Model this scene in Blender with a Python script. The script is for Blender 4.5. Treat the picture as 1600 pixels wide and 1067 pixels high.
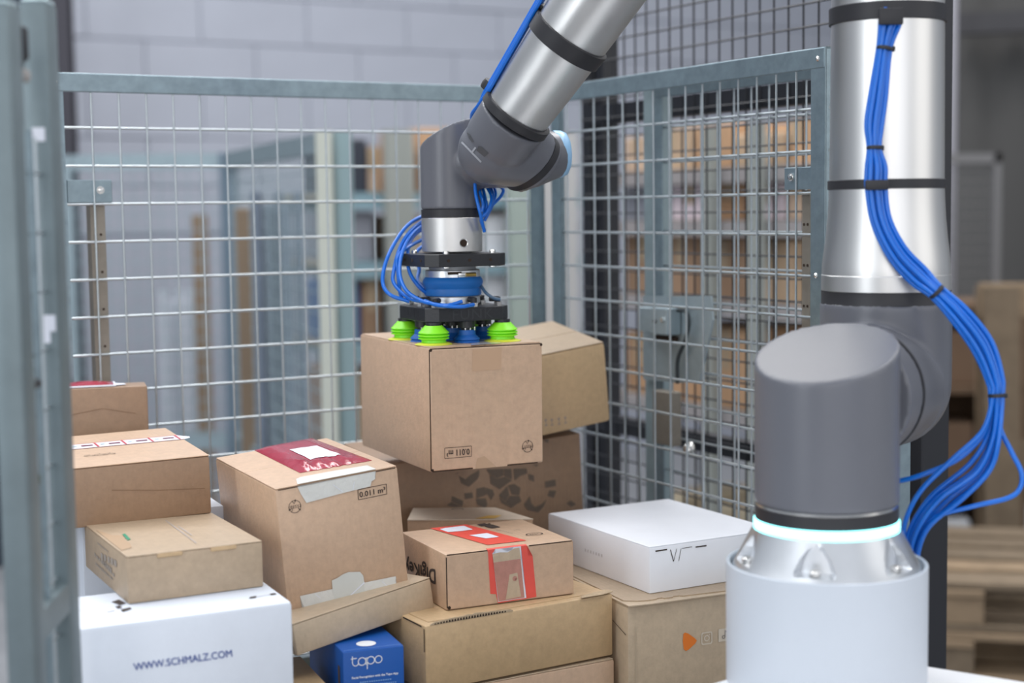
import bpy, bmesh, math, random
from mathutils import Vector, Matrix, Euler, noise
random.seed(7)
R_ = math.radians
for o in list(bpy.data.objects): bpy.data.objects.remove(o)
SC = bpy.context.scene
COL = SC.collection
ZO = 1.5                                   # camera height above the floor; layout below is relative to the lens height
# ------------------------------------------------------------------ camera
cam = bpy.data.cameras.new('camera'); cam_ob = bpy.data.objects.new('camera', cam); COL.objects.link(cam_ob)
SC.camera = cam_ob
F = 2400.0                                 # focal length in pixels of a 1600 wide frame
cam.sensor_width = 36.0; cam.lens = 36.0 * F / 1600.0
PITCH, ROLL = R_(4.885), R_(-0.80)
fwd = Vector((0, math.cos(PITCH), -math.sin(PITCH))); rt = Vector((1, 0, 0)); up = rt.cross(fwd)
c_, s_ = math.cos(ROLL), math.sin(ROLL)
CX = rt * c_ + up * s_; CY = -rt * s_ + up * c_; CZ = fwd
cam_ob.matrix_world = Matrix((( CX.x, CY.x, -CZ.x, 0), (CX.y, CY.y, -CZ.y, 0), (CX.z, CY.z, -CZ.z, ZO), (0, 0, 0, 1)))
cam.clip_start = 0.05; cam.clip_end = 100
cam.dof.use_dof = True; cam.dof.focus_distance = 2.16; cam.dof.aperture_fstop = 2.4
cam.dof.aperture_blades = 0
# ------------------------------------------------------------------ light
W = bpy.data.worlds.new('world'); SC.world = W; W.use_nodes = True
W.node_tree.nodes['Background'].inputs[0].default_value = (0.80, 0.88, 1.0, 1)
W.node_tree.nodes['Background'].inputs[1].default_value = 0.38
def area(name, loc, sx, sy, power, col=(1, 1, 1), tgt=None):
    L = bpy.data.lights.new(name, 'AREA'); L.shape = 'RECTANGLE'; L.size = sx; L.size_y = sy; L.energy = power; L.color = col
    o = bpy.data.objects.new(name, L); COL.objects.link(o); o.location = (loc[0], loc[1], loc[2] + ZO)
    if tgt is not None:
        o.rotation_euler = (Vector(tgt) - Vector(loc)).to_track_quat('-Z', 'Y').to_euler()
    return o
# rows of ceiling lamps of the hall
area('hall_lamp', (-1.5, 2.4, 3.4), 0.5, 6.0, 114, (.97, .985, 1))
area('hall_lamp', (1.5, 2.6, 3.4), 0.5, 6.0, 114, (.98, .985, 1))
area('hall_lamp', (0.0, 5.8, 3.8), 6.0, 0.5, 190, (1, .97, .94))
area('hall_lamp', (-3.8, 4.4, 3.9), 0.5, 6.0, 120, (.95, .97, 1))
area('hall_lamp', (4.4, 4.0, 3.9), 0.5, 6.0, 80, (1, .95, .9))
area('added_fill', (4.8, -0.4, 0.9), 3.2, 2.6, 40, (1, .97, .92), (.4, 2.2, 0))  # added panel light, brightens the right side of the metal tubes
# panel lights added behind the camera for front fill and tube streaks
area('added_fill', (-3.6, -1.6, 0.9), 1.1, 3.0, 70, (.93, .97, 1), (0, 2.2, -.2))
area('added_fill', (1.4, -4.2, 1.0), 4.6, 3.0, 68, (.98, .98, 1), (0, 2.2, -.2))
area('added_fill', (-0.9, -4.4, 1.0), .5, 3.0, 30, (1, .95, .88), (0, 2.2, -.2))
SC.view_settings.view_transform = 'Standard'
try: SC.view_settings.look = 'None'
except Exception: pass
SC.view_settings.gamma = 1.0; SC.view_settings.use_curve_mapping = False
SC.view_settings.exposure = 0.12
# ------------------------------------------------------------------ pixel rays of the calibrated lens
def ray(px, py):
    return CX * ((px - 800) / F) - CY * ((py - 533.5) / F) + CZ
def unp(px, py, d): return ray(px, py) * d
def aty(px, py, y):
    r = ray(px, py); return r * (y / r.y)
def onz(px, py, z):
    r = ray(px, py); return r * (z / r.z)
def onplane(px, py, P, n):
    r = ray(px, py); return r * (P.dot(n) / r.dot(n))
def WZ(v): return Vector((v[0], v[1], v[2] + ZO))
# ------------------------------------------------------------------ materials
MATS = {}
def mat(name, col, rough=.5, metal=0., noise_amt=0., nscale=40., bump=0., bscale=200., col2=None, stretch=None, aniso=0., coat=0., coatr=.03, emit=None, estr=0., wave=None, alpha=None, trans=0.):
    if name in MATS: return MATS[name]
    m = bpy.data.materials.new(name); m.use_nodes = True
    nt = m.node_tree; b = nt.nodes['Principled BSDF']
    b.inputs['Base Color'].default_value = (*col, 1); b.inputs['Roughness'].default_value = rough; b.inputs['Metallic'].default_value = metal
    if aniso: b.inputs['Anisotropic'].default_value = aniso
    if coat: b.inputs['Coat Weight'].default_value = coat; b.inputs['Coat Roughness'].default_value = coatr
    if trans: b.inputs['Transmission Weight'].default_value = trans
    if emit: b.inputs['Emission Color'].default_value = (*emit, 1); b.inputs['Emission Strength'].default_value = estr
    tc = nt.nodes.new('ShaderNodeTexCoord'); mp = nt.nodes.new('ShaderNodeMapping')
    nt.links.new(tc.outputs['Object'], mp.inputs['Vector'])
    if stretch: mp.inputs['Scale'].default_value = stretch
    if noise_amt or col2:
        n = nt.nodes.new('ShaderNodeTexNoise'); n.inputs['Scale'].default_value = nscale; n.inputs['Detail'].default_value = 5; n.inputs['Roughness'].default_value = .65
        nt.links.new(mp.outputs[0], n.inputs['Vector'])
        r = nt.nodes.new('ShaderNodeValToRGB')
        c2 = col2 or tuple(max(0, c * (1 - noise_amt)) for c in col)
        r.color_ramp.elements[0].position = .3; r.color_ramp.elements[0].color = (*c2, 1)
        r.color_ramp.elements[1].position = .7; r.color_ramp.elements[1].color = (*col, 1)
        nt.links.new(n.outputs['Fac'], r.inputs[0]); nt.links.new(r.outputs[0], b.inputs['Base Color'])
    if bump:
        n2 = nt.nodes.new('ShaderNodeTexNoise'); n2.inputs['Scale'].default_value = bscale; n2.inputs['Detail'].default_value = 4
        nt.links.new(mp.outputs[0], n2.inputs['Vector'])
        bp = nt.nodes.new('ShaderNodeBump'); bp.inputs['Strength'].default_value = bump; bp.inputs['Distance'].default_value = .002
        src = n2.outputs['Fac']
        if wave:
            wv = nt.nodes.new('ShaderNodeTexWave'); wv.bands_direction = wave; wv.inputs['Scale'].default_value = 45; wv.inputs['Distortion'].default_value = .6
            nt.links.new(mp.outputs[0], wv.inputs['Vector'])
            mx = nt.nodes.new('ShaderNodeMath'); mx.operation = 'MULTIPLY_ADD'; mx.inputs[1].default_value = .25
            nt.links.new(wv.outputs['Fac'], mx.inputs[0]); nt.links.new(n2.outputs['Fac'], mx.inputs[2]); src = mx.outputs[0]
        nt.links.new(src, bp.inputs['Height']); nt.links.new(bp.outputs[0], b.inputs['Normal'])
    MATS[name] = m
    return m
def kraft(name, col, wave='X'):
    return mat(name, col, .6, 0, .16, 90, .22, 260, wave=wave, coat=.55, coatr=.42)
KR = kraft('kraft_warm', (.575, .39, .262)); KY = kraft('kraft_yellow', (.565, .388, .212)); KG = kraft('kraft_grey', (.53, .41, .285))
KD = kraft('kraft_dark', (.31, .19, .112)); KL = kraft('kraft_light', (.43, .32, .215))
KTOR = mat('torn_board', (.55, .42, .28), .95, 0, .3, 200)
SEAM = mat('dark_gap', (.035, .02, .012), .9)
WHC = mat('white_board', (.71, .76, .85), .55, 0, .05, 20, .1, 150)
WHG = mat('white_gloss_board', (.87, .89, .95), .4, 0, .03, 20, .05, 120)
INK = mat('black_ink', (.045, .03, .025), .8); INKB = mat('blue_ink', (.045, .09, .33), .7); INKG = mat('grey_ink', (.30, .26, .23), .8)
INKF = mat('faint_ink', (.36, .36, .40), .8)
INKP = mat('print_brown_grey', (.15, .115, .09), .9)
PAPT = mat('paper_tape', (.66, .66, .63), .75, 0, .08, 40, .5, 120)
CTAPE = mat('brown_tape', (.50, .325, .205), .5, coat=.4, coatr=.4)
CLT = mat('clear_tape', (.46, .32, .21), .18)
RED = mat('red_tape', (.78, .095, .07), .45, 0, .1, 40)
REDP = mat('red_film_over_card', (.50, .24, .19), .6, 0, .2, 90)
PAP = mat('white_paper', (.72, .74, .82), .7, 0, .05, 60)
MAG = mat('red_pouch_plastic', (.38, .035, .065), .16, 0, .2, 30, .3, 90)
GALV = mat('galvanized_steel', (.29, .37, .415), .42, .75, .25, 35, .05, 120)
GALW = mat('galvanized_wire', (.50, .55, .58), .38, .78, .15, 60)
GALP = mat('galvanized_post', (.20, .25, .27), .5, .55, .2, 12)
ALU = mat('brushed_aluminium', (.64, .635, .63), .36, 1., .06, 30, stretch=(1, 1, .05), aniso=.5)
ALUB = mat('cast_aluminium', (.78, .80, .83), .36, 1., .05, 40)
STEEL = mat('polished_steel', (.75, .74, .72), .22, 1.)
GREY = mat('robot_grey', (.124, .129, .150), .36, 0, .04, 8)
BLK = mat('black_rubber', (.018, .018, .022), .5); BLKP = mat('black_plastic', (.016, .017, .021), .42, 0, .2, 300, .15, 400)
LBL = mat('pale_blue_cap', (.28, .50, .74), .35)
HOSE = mat('blue_hose', (.0, .135, .60), .32, coat=.15); HOSED = mat('blue_bellows', (.01, .15, .50), .5, 0, .15, 30)
LIME = mat('lime_silicone', (.25, .80, .02), .42); YEL = mat('yellow_silicone', (.72, .72, .06), .45); BLUS = mat('blue_silicone', (.005, .10, .40), .5)
WHT = mat('white_powder_coat', (.51, .55, .61), .45, 0, .02, 10); WTB = mat('white_table_top', (.84, .85, .87), .35)
GLOW = mat('cyan_light', (.2, .9, .9), .4, emit=(.30, .95, 1.0), estr=2.6)
TBLUE = mat('blue_box_print', (.002, .085, .38), .5); TWHT = mat('white_print', (.85, .88, .92), .5); TLB = mat('pale_print', (.25, .45, .72), .5)
ORG = mat('orange_print', (.80, .20, .02), .6); WPR = mat('white_on_kraft', (.66, .58, .48), .8); YPR = mat('yellow_print', (.72, .47, .13), .7)
GRN = mat('green_print', (.02, .22, .12), .6)
BFEN = mat('black_powder_coat', (.012, .013, .018), .45)
# ------------------------------------------------------------------ object helpers
def link(name, data, parent=None, mats=()):
    o = bpy.data.objects.new(name, data); COL.objects.link(o)
    if parent is not None: o.parent = parent
    for m in mats: o.data.materials.append(m)
    return o
def thing(name, label, cat, loc=(0, 0, 0), rot=None, group=None, kind=None):
    o = bpy.data.objects.new(name, None); COL.objects.link(o); o.empty_display_size = .05
    o.location = WZ(loc)
    if rot is not None: o.rotation_euler = rot.to_euler() if isinstance(rot, Matrix) else rot
    o['label'] = label; o['category'] = cat
    if group: o['group'] = group
    if kind: o['kind'] = kind
    return o
def tag(o, label, cat, group=None):
    o['label'] = label; o['category'] = cat
    if group: o['group'] = group
    return o
class MB:
    def __init__(s): s.bm = bmesh.new()
    def box(s, c, d, M=None, bev=0., seg=2):
        r = bmesh.ops.create_cube(s.bm, size=1.0); vs = r['verts']
        for v in vs: v.co = Vector((v.co.x * d[0] + c[0], v.co.y * d[1] + c[1], v.co.z * d[2] + c[2]))
        if bev:
            es = list({e for v in vs for e in v.link_edges})
            rb = bmesh.ops.bevel(s.bm, geom=es, offset=bev, segments=seg, affect='EDGES', profile=.5)
            vs = list({v for f in rb['faces'] for v in f.verts} | {v for v in vs if v.is_valid})
        if M is not None:
            for v in vs: v.co = M @ v.co
        return s
    def bar(s, a, b, w, h, upv=Vector((0, 0, 1)), bev=0.):
        a = Vector(a); b = Vector(b); z = (b - a); L = z.length; z.normalize()
        x = upv.cross(z)
        if x.length < 1e-5: x = Vector((1, 0, 0)).cross(z)
        x.normalize(); y = z.cross(x)
        M = Matrix.Translation((a + b) / 2) @ Matrix((x, y, z)).transposed().to_4x4()
        return s.box((0, 0, 0), (w, h, L), M, bev)
    def lathe(s, prof, n=48, M=None, cap=True):
        rings = []
        for r, z in prof:
            ring = [s.bm.verts.new((r * math.cos(2 * math.pi * k / n), r * math.sin(2 * math.pi * k / n), z)) for k in range(n)]
            rings.append(ring)
        for A, B in zip(rings, rings[1:]):
            for k in range(n):
                s.bm.faces.new((A[k], A[(k + 1) % n], B[(k + 1) % n], B[k]))
        if cap:
            s.bm.faces.new(list(reversed(rings[0]))); s.bm.faces.new(rings[-1])
        if M is not None:
            for ring in rings:
                for v in ring: v.co = M @ v.co
        return s
    def cyl(s, a, b, r, n=32, r2=None, cap=True):
        a = Vector(a); b = Vector(b); z = (b - a).normalized(); q = Vector((0, 0, 1)).rotation_difference(z)
        M = Matrix.Translation(a) @ q.to_matrix().to_4x4()
        return s.lathe([(r, 0), (r if r2 is None else r2, (b - a).length)], n, M, cap)
    def sphere(s, c, r, n=24):
        M = Matrix.Translation(c)
        bmesh.ops.create_uvsphere(s.bm, u_segments=n, v_segments=n // 2, radius=r, matrix=M); return s
    def tube(s, pts, r, n=10):
        pts = [Vector(p) for p in pts]
        t0 = (pts[1] - pts[0]).normalized(); x = t0.orthogonal().normalized(); rings = []
        for i, p in enumerate(pts):
            t = (pts[min(i + 1, len(pts) - 1)] - pts[max(i - 1, 0)]).normalized()
            x = (x - t * x.dot(t)).normalized(); y = t.cross(x)
            rings.append([s.bm.verts.new(p + (x * math.cos(2 * math.pi * k / n) + y * math.sin(2 * math.pi * k / n)) * r) for k in range(n)])
        for A, B in zip(rings, rings[1:]):
            for k in range(n): s.bm.faces.new((A[k], A[(k + 1) % n], B[(k + 1) % n], B[k]))
        s.bm.faces.new(list(reversed(rings[0]))); s.bm.faces.new(rings[-1]); return s
    def prism(s, poly, z0, z1, M=None):
        A = [s.bm.verts.new((x, y, z0)) for x, y in poly]; B = [s.bm.verts.new((x, y, z1)) for x, y in poly]
        s.bm.faces.new(list(reversed(A))); s.bm.faces.new(B); n = len(poly)
        for k in range(n): s.bm.faces.new((A[k], A[(k + 1) % n], B[(k + 1) % n], B[k]))
        if M is not None:
            for v in A + B: v.co = M @ v.co
        return s
    def mesh(s, name, smooth=40.):
        bmesh.ops.recalc_face_normals(s.bm, faces=s.bm.faces)
        me = bpy.data.meshes.new(name); s.bm.to_mesh(me); s.bm.free()
        if smooth:
            for p in me.polygons: p.use_smooth = True
            try: me.set_sharp_from_angle(angle=R_(smooth))
            except Exception: pass
        return me
    def build(s, name, m, parent=None, smooth=40.):
        return link(name, s.mesh(name, smooth), parent, (m,))
def remeshed(mb, name, m, parent, voxel=.003, iters=6):
    """fuse overlapping solids into one smooth skin"""
    me = mb.mesh(name, 0); o = bpy.data.objects.new(name, me); COL.objects.link(o)
    md = o.modifiers.new('r', 'REMESH'); md.mode = 'VOXEL'; md.voxel_size = voxel
    sm = o.modifiers.new('s', 'SMOOTH'); sm.iterations = iters; sm.factor = .5
    dg = bpy.context.evaluated_depsgraph_get(); ev = o.evaluated_get(dg)
    me2 = bpy.data.meshes.new_from_object(ev); bpy.data.objects.remove(o)
    for p in me2.polygons: p.use_smooth = True
    me2.materials.clear()
    return link(name, me2, parent, (m,))
def spline(ctrl, per=8):
    P = [Vector(p) for p in ctrl]; P = [P[0] * 2 - P[1]] + P + [P[-1] * 2 - P[-2]]; out = []
    for i in range(1, len(P) - 2):
        p0, p1, p2, p3 = P[i - 1:i + 3]
        for k in range(per):
            t = k / per
            out.append(.5 * ((2 * p1) + (p2 - p0) * t + (2 * p0 - 5 * p1 + 4 * p2 - p3) * t * t + (3 * p1 - p0 - 3 * p2 + p3) * t ** 3))
    out.append(P[-2]); return out
def copy_obj(o, parent=None):
    c = o.copy(); COL.objects.link(c)
    if parent is not None: c.parent = parent
    return c
TXT = {}
def text_polys(s, spacing=1.0):
    """letter outlines of the built-in font as a flat triangulated mesh in a unit box: (verts, faces)"""
    key = (s, spacing)
    if key in TXT: return TXT[key]
    cu = bpy.data.curves.new('t', 'FONT'); cu.body = s; cu.size = 1; cu.space_character = spacing; cu.resolution_u = 3
    o = bpy.data.objects.new('t', cu); COL.objects.link(o)
    dg = bpy.context.evaluated_depsgraph_get(); me = bpy.data.meshes.new_from_object(o.evaluated_get(dg))
    vs = [v.co.copy() for v in me.vertices]; fs = [tuple(p.vertices) for p in me.polygons]
    bpy.data.objects.remove(o); bpy.data.curves.remove(cu); bpy.data.meshes.remove(me)
    x0 = min(v.x for v in vs); x1 = max(v.x for v in vs); y0 = min(v.y for v in vs); y1 = max(v.y for v in vs)
    vs = [((v.x - x0) / (x1 - x0), (v.y - y0) / (y1 - y0)) for v in vs]
    TXT[key] = (vs, fs); return TXT[key]
# ------------------------------------------------------------------ cartons
class Carton:
    """root Empty at the base centre; local x = along the front, y = away from the viewer, z = up"""
    def __init__(s, name, label, pose, m, bev=.003, group=None, body=True, cat='box'):
        O, D, A = pose
        ya, tx, ty = (R_(a) for a in A)
        s.R = Matrix.Rotation(ya, 3, 'Z') @ Matrix.Rotation(tx, 3, 'X') @ Matrix.Rotation(ty, 3, 'Y')
        s.w, s.d, s.h = D
        s.C = Vector(O) + s.R @ Vector((s.w / 2, s.d / 2, 0))
        s.root = thing(name, label, cat, s.C, s.R, group)
        s.m = m
        if body:
            b = MB(); b.box((0, 0, s.h / 2), (s.w, s.d, s.h), None, bev); s.body = b.build('body', m, s.root)
    def frame(s, face):
        w, d, h = s.w / 2, s.d / 2, s.h
        if face == 'front': return Vector((-w, -d, 0)), Vector((1, 0, 0)), Vector((0, 0, 1)), Vector((0, -1, 0))
        if face == 'left': return Vector((-w, d, 0)), Vector((0, -1, 0)), Vector((0, 0, 1)), Vector((-1, 0, 0))
        if face == 'right': return Vector((w, -d, 0)), Vector((0, 1, 0)), Vector((0, 0, 1)), Vector((1, 0, 0))
        return Vector((-w, -d, h)), Vector((1, 0, 0)), Vector((0, 1, 0)), Vector((0, 0, 1))
    def uv(s, face, px, py):
        o, u, v, n = s.frame(face)
        P = s.C + s.R @ o; p = s.R.transposed() @ (onplane(px, py, P, s.R @ n) - s.C) - o
        return (p.dot(u), p.dot(v))
    def pt(s, face, uv, e=0.): 
        o, u, v, n = s.frame(face); return o + u * uv[0] + v * uv[1] + n * e
    def poly(s, face, pts, name, m, e=.0006, px=True, clamp=True, thick=0., parent=None):
        """flat print / tape / label lying on a face"""
        W_ = s.w if face in ('front', 'top') else s.d; H_ = s.d if face == 'top' else s.h
        polys = pts if isinstance(pts[0][0], (tuple, list)) else [pts]
        bm = bmesh.new()
        for P in polys:
            q = [s.uv(face, *p) if px else p for p in P]
            if clamp: q = [(min(max(a, 0), W_), min(max(b, 0), H_)) for a, b in q]
            try:
                f = bm.faces.new([bm.verts.new(s.pt(face, a, e)) for a in q])
                if thick:
                    r = bmesh.ops.extrude_face_region(bm, geom=[f]); n = s.frame(face)[3]
                    for el in r['geom']:
                        if isinstance(el, bmesh.types.BMVert): el.co += n * thick
            except ValueError: pass
        bmesh.ops.triangulate(bm, faces=bm.faces)
        bmesh.ops.recalc_face_normals(bm, faces=bm.faces)
        n = s.frame(face)[3]
        if not thick:
            for f in bm.faces:
                if f.normal.dot(n) < 0: f.normal_flip()
        me = bpy.data.meshes.new(name); bm.to_mesh(me); bm.free()
        return link(name, me, parent or s.root, (m,))
    def text(s, face, string, BL, BR, TL, m, name='print', e=.0007, px=True, sp=1.0, bold=.0):
        a, b, c = [(Vector(s.uv(face, *p)) if px else Vector(p)) for p in (BL, BR, TL)]
        vs, fs = text_polys(string, sp)
        me = bpy.data.meshes.new(name)
        V = []; Fs = []
        o = (c - a).length * bold
        for k, (dx, dy) in enumerate(((0, 0),) if not bold else ((o, 0), (-o, 0), (0, o), (0, -o))):     # heavier strokes: the outline laid down shifted
            V += [s.pt(face, a + (b - a) * x + (c - a) * y + Vector((dx, dy)), e + k * .00002) for x, y in vs]; Fs += [tuple(i + k * len(vs) for i in f) for f in fs]
        me.from_pydata(V, [], Fs); me.update()
        return link(name, me, s.root, (m,))
    def seam(s, face, segs, wdt=.0011, name='seam', m=None, px=False):
        P = []
        for a, b in segs:
            a = Vector(s.uv(face, *a) if px else a); b = Vector(s.uv(face, *b) if px else b); n = Vector((-(b - a).y, (b - a).x)).normalized() * wdt / 2
            P.append([tuple(a + n), tuple(b + n), tuple(b - n), tuple(a - n)])
        return s.poly(face, P, name, m or SEAM, .0009, px=False)
    def flap(s, face, uv0, uv1, name='flap', t=.0022, m=None, gap=.0):
        """a closed carton flap: a thin board on a face"""
        o, u, v, n = s.frame(face)
        M = Matrix.Translation(o) @ Matrix((u, v, n)).transposed().to_4x4()
        b = MB(); b.box(((uv0[0] + uv1[0]) / 2, (uv0[1] + uv1[1]) / 2, t / 2), (abs(uv1[0] - uv0[0]) - gap, abs(uv1[1] - uv0[1]) - gap, t), M, .0008, 1)
        return b.build(name, m or s.m, s.root)
def ring_poly(cx, cy, r0, r1, a0, a1, n=14):
    A = [(cx + r1 * math.cos(a0 + (a1 - a0) * k / n), cy + r1 * math.sin(a0 + (a1 - a0) * k / n)) for k in range(n + 1)]
    B = [(cx + r0 * math.cos(a0 + (a1 - a0) * k / n), cy + r0 * math.sin(a0 + (a1 - a0) * k / n)) for k in range(n, -1, -1)]
    return A + B
def ring_quads(cx, cy, r0, r1, n=24, sx=1., sy=1.):
    f = lambda r, k: (cx + sx * r * math.cos(2 * math.pi * k / n), cy + sy * r * math.sin(2 * math.pi * k / n))
    return [[f(r1, k), f(r1, k + 1), f(r0, k + 1), f(r0, k)] for k in range(n)]
def quad_strip(a, b, w):
    a = Vector(a); b = Vector(b); n = Vector((-(b - a).y, (b - a).x)).normalized() * w / 2
    return [tuple(a + n), tuple(b + n), tuple(b - n), tuple(a - n)]
def recycle_mark(box, face, c, r, flip, m=INK):
    """round arrows mark with the letters of the board maker's return scheme"""
    P = []; f = -1 if flip else 1
    for k in range(3):
        a0 = math.pi * (.5 + 2 * k / 3) + .12; a1 = a0 + 1.75
        P.append(ring_poly(c[0], c[1], r * .90, r * .98, a0, a1))
        P.append([(c[0] + r * q * math.cos(t), c[1] + r * q * math.sin(t)) for q, t in ((.72, a1), (1.12, a1), (.95, a1 + .3))])
        P.append(quad_strip((c[0] + r * .45 * math.cos(a0), c[1] + r * .45 * math.sin(a0)), (c[0] + r * .9 * math.cos(a0 + .25), c[1] + r * .9 * math.sin(a0 + .25)), r * .065))
        P.append(quad_strip((c[0] + r * .45 * math.cos(a0), c[1] + r * .45 * math.sin(a0)), (c[0] + r * .9 * math.cos(a0 - .35), c[1] + r * .9 * math.sin(a0 - .35)), r * .065))
    box.poly(face, P, 'printed_mark', m, .0007, px=False)
    box.text(face, 'RESY', (c[0] - f * r * .68, c[1] - f * r * .24), (c[0] + f * r * .68, c[1] - f * r * .24), (c[0] - f * r * .68, c[1] + f * r * .24), m, px=False)
# ------------------------------------------------------------------ setting
AL = R_(29.73)
dl = Vector((math.cos(AL), math.sin(AL), 0)); dr = Vector((math.sin(AL), -math.cos(AL), 0))
nl = Vector((-dl.y, dl.x, 0)); nr = Vector((dl.x, dl.y, 0))          # outward normals of the two cage sides
CC = Vector((.0681, 2.8688, 0))                                      # back corner of the mesh cage
def MP(o, x, y=Vector((0, 0, 1)), z=None):
    z = z or x.cross(y); return Matrix.Translation(o) @ Matrix((x, y, z)).transposed().to_4x4()
def struct(name, mb, m, smooth=0):
    o = mb.build(name, m, None, smooth); o['kind'] = 'structure'; return o
FLO = mat('concrete_floor', (.26, .27, .29), .55, 0, .25, 3, .1, 30)
b = MB(); b.box((0, 4, -.05), (16, 18, .1)); struct('floor', b, FLO)
WALLM = mat('painted_block', (.355, .38, .447), .8, 0, .06, 2.5, .2, 60)
JOINT = mat('block_joint', (.347, .371, .437), .9)
# back wall of painted blocks, parallel to the left cage side
WP = unp(400, 90, 8.2); WP.z = 0
b = MB(); M = MP(WP + Vector((0, 0, ZO)), dl, Vector((0, 0, 1)))     # local z faces the viewer side
b.box((2.2, .55, -.12), (12.4, 4.1, .2), M); wall = struct('wall_back', b, JOINT)
b = MB(); b.box((0, 0, 0), (.596, .246, .06), None, .006, 1); blk = b.mesh('block', 0)
blk.materials.append(WALLM)
k = 0
for row in range(7):
    for c in range(-2, 10):
        o = bpy.data.objects.new('block', blk); COL.objects.link(o); o.parent = wall
        z = .02 + row * .25; x = c * .6 + (.3 if row % 2 else 0) - 1.2
        o.matrix_world = M @ Matrix.Translation((x, z, -.035 + random.uniform(-.003, .003)))
# plain lower/upper part of the wall beyond the picked-out blocks stays the joint slab
b = MB(); b.box((2.2, -.9, -.03), (12.4, 1.55, .05), M); b.box((7.0, .8, -.03), (2.9, 1.85, .05), M); b.box((-3.2, .8, -.03), (1.6, 1.85, .05), M)
o = b.build('plain_wall_face', WALLM, wall, 0)
# dark partition on the right
DARK = mat('dark_curtain', (.062, .062, .062), .8, 0, .12, 2)
pr = unp(1494, 200, 7.6); pr.z = 0
b = MB()
n = 60; L_ = 4.2
pts = [(L_ * i / n, .025 * math.sin(i * 1.9)) for i in range(n + 1)]
Mx = MP(pr + Vector((0, 0, ZO)), Vector((.97, -.24, 0)), Vector((0, 0, 1)))
for (x0, y0), (x1, y1) in zip(pts, pts[1:]):
    vs = [b.bm.verts.new(Mx @ Vector(p)) for p in ((x0, -1.5, y0), (x1, -1.5, y1), (x1, 2.4, y1), (x0, 2.4, y0))]
    b.bm.faces.new(vs)
bmesh.ops.remove_doubles(b.bm, verts=b.bm.verts, dist=1e-4)
struct('wall_right', b, DARK, 60)
t = thing('curtain_rail', 'dark steel rail running across the top of the dark grey curtain at right', 'rail', pr + Vector((0, -.1, -1.5)))
b = MB(); A = unp(1492, 38, 7.4) ; Bq = A + Vector((.97, -.24, 0)) * 3.6
b.bar(A - pr - Vector((0, -.1, -1.5)), Bq - pr - Vector((0, -.1, -1.5)), .08, .10); b.build('rail', mat('rail_dark', (.035, .035, .04), .5, .3), t, 0)
q = unp(1484, 200, 7.1)
t = thing('grey_post', 'pale grey upright post at the left edge of the dark grey curtain', 'post', (q.x, q.y, -1.5))
b = MB(); b.box((0, 0, 1.95), (.045, .06, 3.9), None, .006); b.build('post', mat('pale_post', (.30, .30, .34), .5, .2), t)
b = MB(); b.box((0, 0, .01), (.15, .15, .02), None, .003); b.build('foot_plate', mat('pale_post', (0, 0, 0)), t)
# dark column, top left
q = unp(97, 100, 6.2)
t = thing('steel_column', 'dark steel column before the pale block wall at the upper left', 'column', (q.x, q.y, -1.5))
DCOL = mat('dark_column', (.045, .043, .055), .5, .3)
b = MB(); b.box((0, -.03, 1.9), (.085, .012, 3.8)); b.box((0, .03, 1.9), (.085, .012, 3.8)); b.box((0, 0, 1.9), (.012, .05, 3.8)); b.build('column', DCOL, t, 0)
b = MB(); b.box((0, 0, .01), (.2, .2, .02)); b.build('foot_plate', DCOL, t, 0)
# dark panels standing in for a dark opening left of the column
q = unp(78, 200, 6.6)
b = MB(); Md = MP(Vector((q.x, q.y, 0)), dl, Vector((0, 0, 1)))
for k in range(8): b.box((-.2 - .4 * k, 1.6, .01 * (k % 2)), (.392, 3.2, .05), Md, .004, 1)
struct('dark_opening', b, mat('opening_dark', (.022, .032, .05), .5))
# ------------------------------------------------------------------ mesh cage round the cartons
ZT, ZR, ZB = .2247, .195, -.80
def mesh_side(parent, M, u0, u1, us, zs, z0, z1, r=.0017, m=GALV, mw=GALW, name='mesh_panel', rail=.030, dep=.026, front=1, bottom=True, joined=False):
    """framed wire mesh; local x along the side, y up, z towards the viewer"""
    b = MB()
    b.box(((u0 + u1) / 2, z1 - rail / 2, 0), (u1 - u0, rail, .0045), None, .0018, 2); b.box(((u0 + u1) / 2, z1 - .0015, -dep / 2), (u1 - u0, .003, dep))
    b.box((u0 + rail / 2, (z0 + z1) / 2, 0), (rail, z1 - z0, .003)); b.box((u0 + .0015, (z0 + z1) / 2, -dep / 2), (.003, z1 - z0, dep))
    b.box((u1 - rail / 2, (z0 + z1) / 2, 0), (rail, z1 - z0, .003)); b.box((u1 - .0015, (z0 + z1) / 2, -dep / 2), (.003, z1 - z0, dep))
    if bottom: b.box(((u0 + u1) / 2, z0 + rail / 2, 0), (u1 - u0, rail, .003))
    P = b.build(name, m, parent, 0); P.matrix_parent_inverse = Matrix(); P.matrix_local = M
    if joined:
        b = MB()
        for u in us: b.cyl((u, z0, -.004), (u, z1 - rail * .4, -.004), r, 6)
        for z in zs: b.cyl((u0, z, -.004 - 2 * r), (u1, z, -.004 - 2 * r), r, 6)
        w = b.build('wire_mesh', mw, P); w['kind'] = 'stuff'
        return P
    b = MB(); b.cyl((0, z0, 0), (0, z1 - rail * .4, 0), r, 8); mv = b.mesh('wire'); mv.materials.append(mw)
    b = MB(); b.cyl((u0, 0, 0), (u1, 0, 0), r * 1.3, 8); mh = b.mesh('wire'); mh.materials.append(mw)
    for u in us:
        o = bpy.data.objects.new('wire', mv); COL.objects.link(o); o.parent = P; o.location = (u, 0, -.003 - r * .5)
    for z in zs:
        o = bpy.data.objects.new('wire', mh); COL.objects.link(o); o.parent = P; o.location = (0, z, -.003 - r * 2.5)
    return P
ROWS = [.1393 - .0603 * k for k in range(16)]
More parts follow.
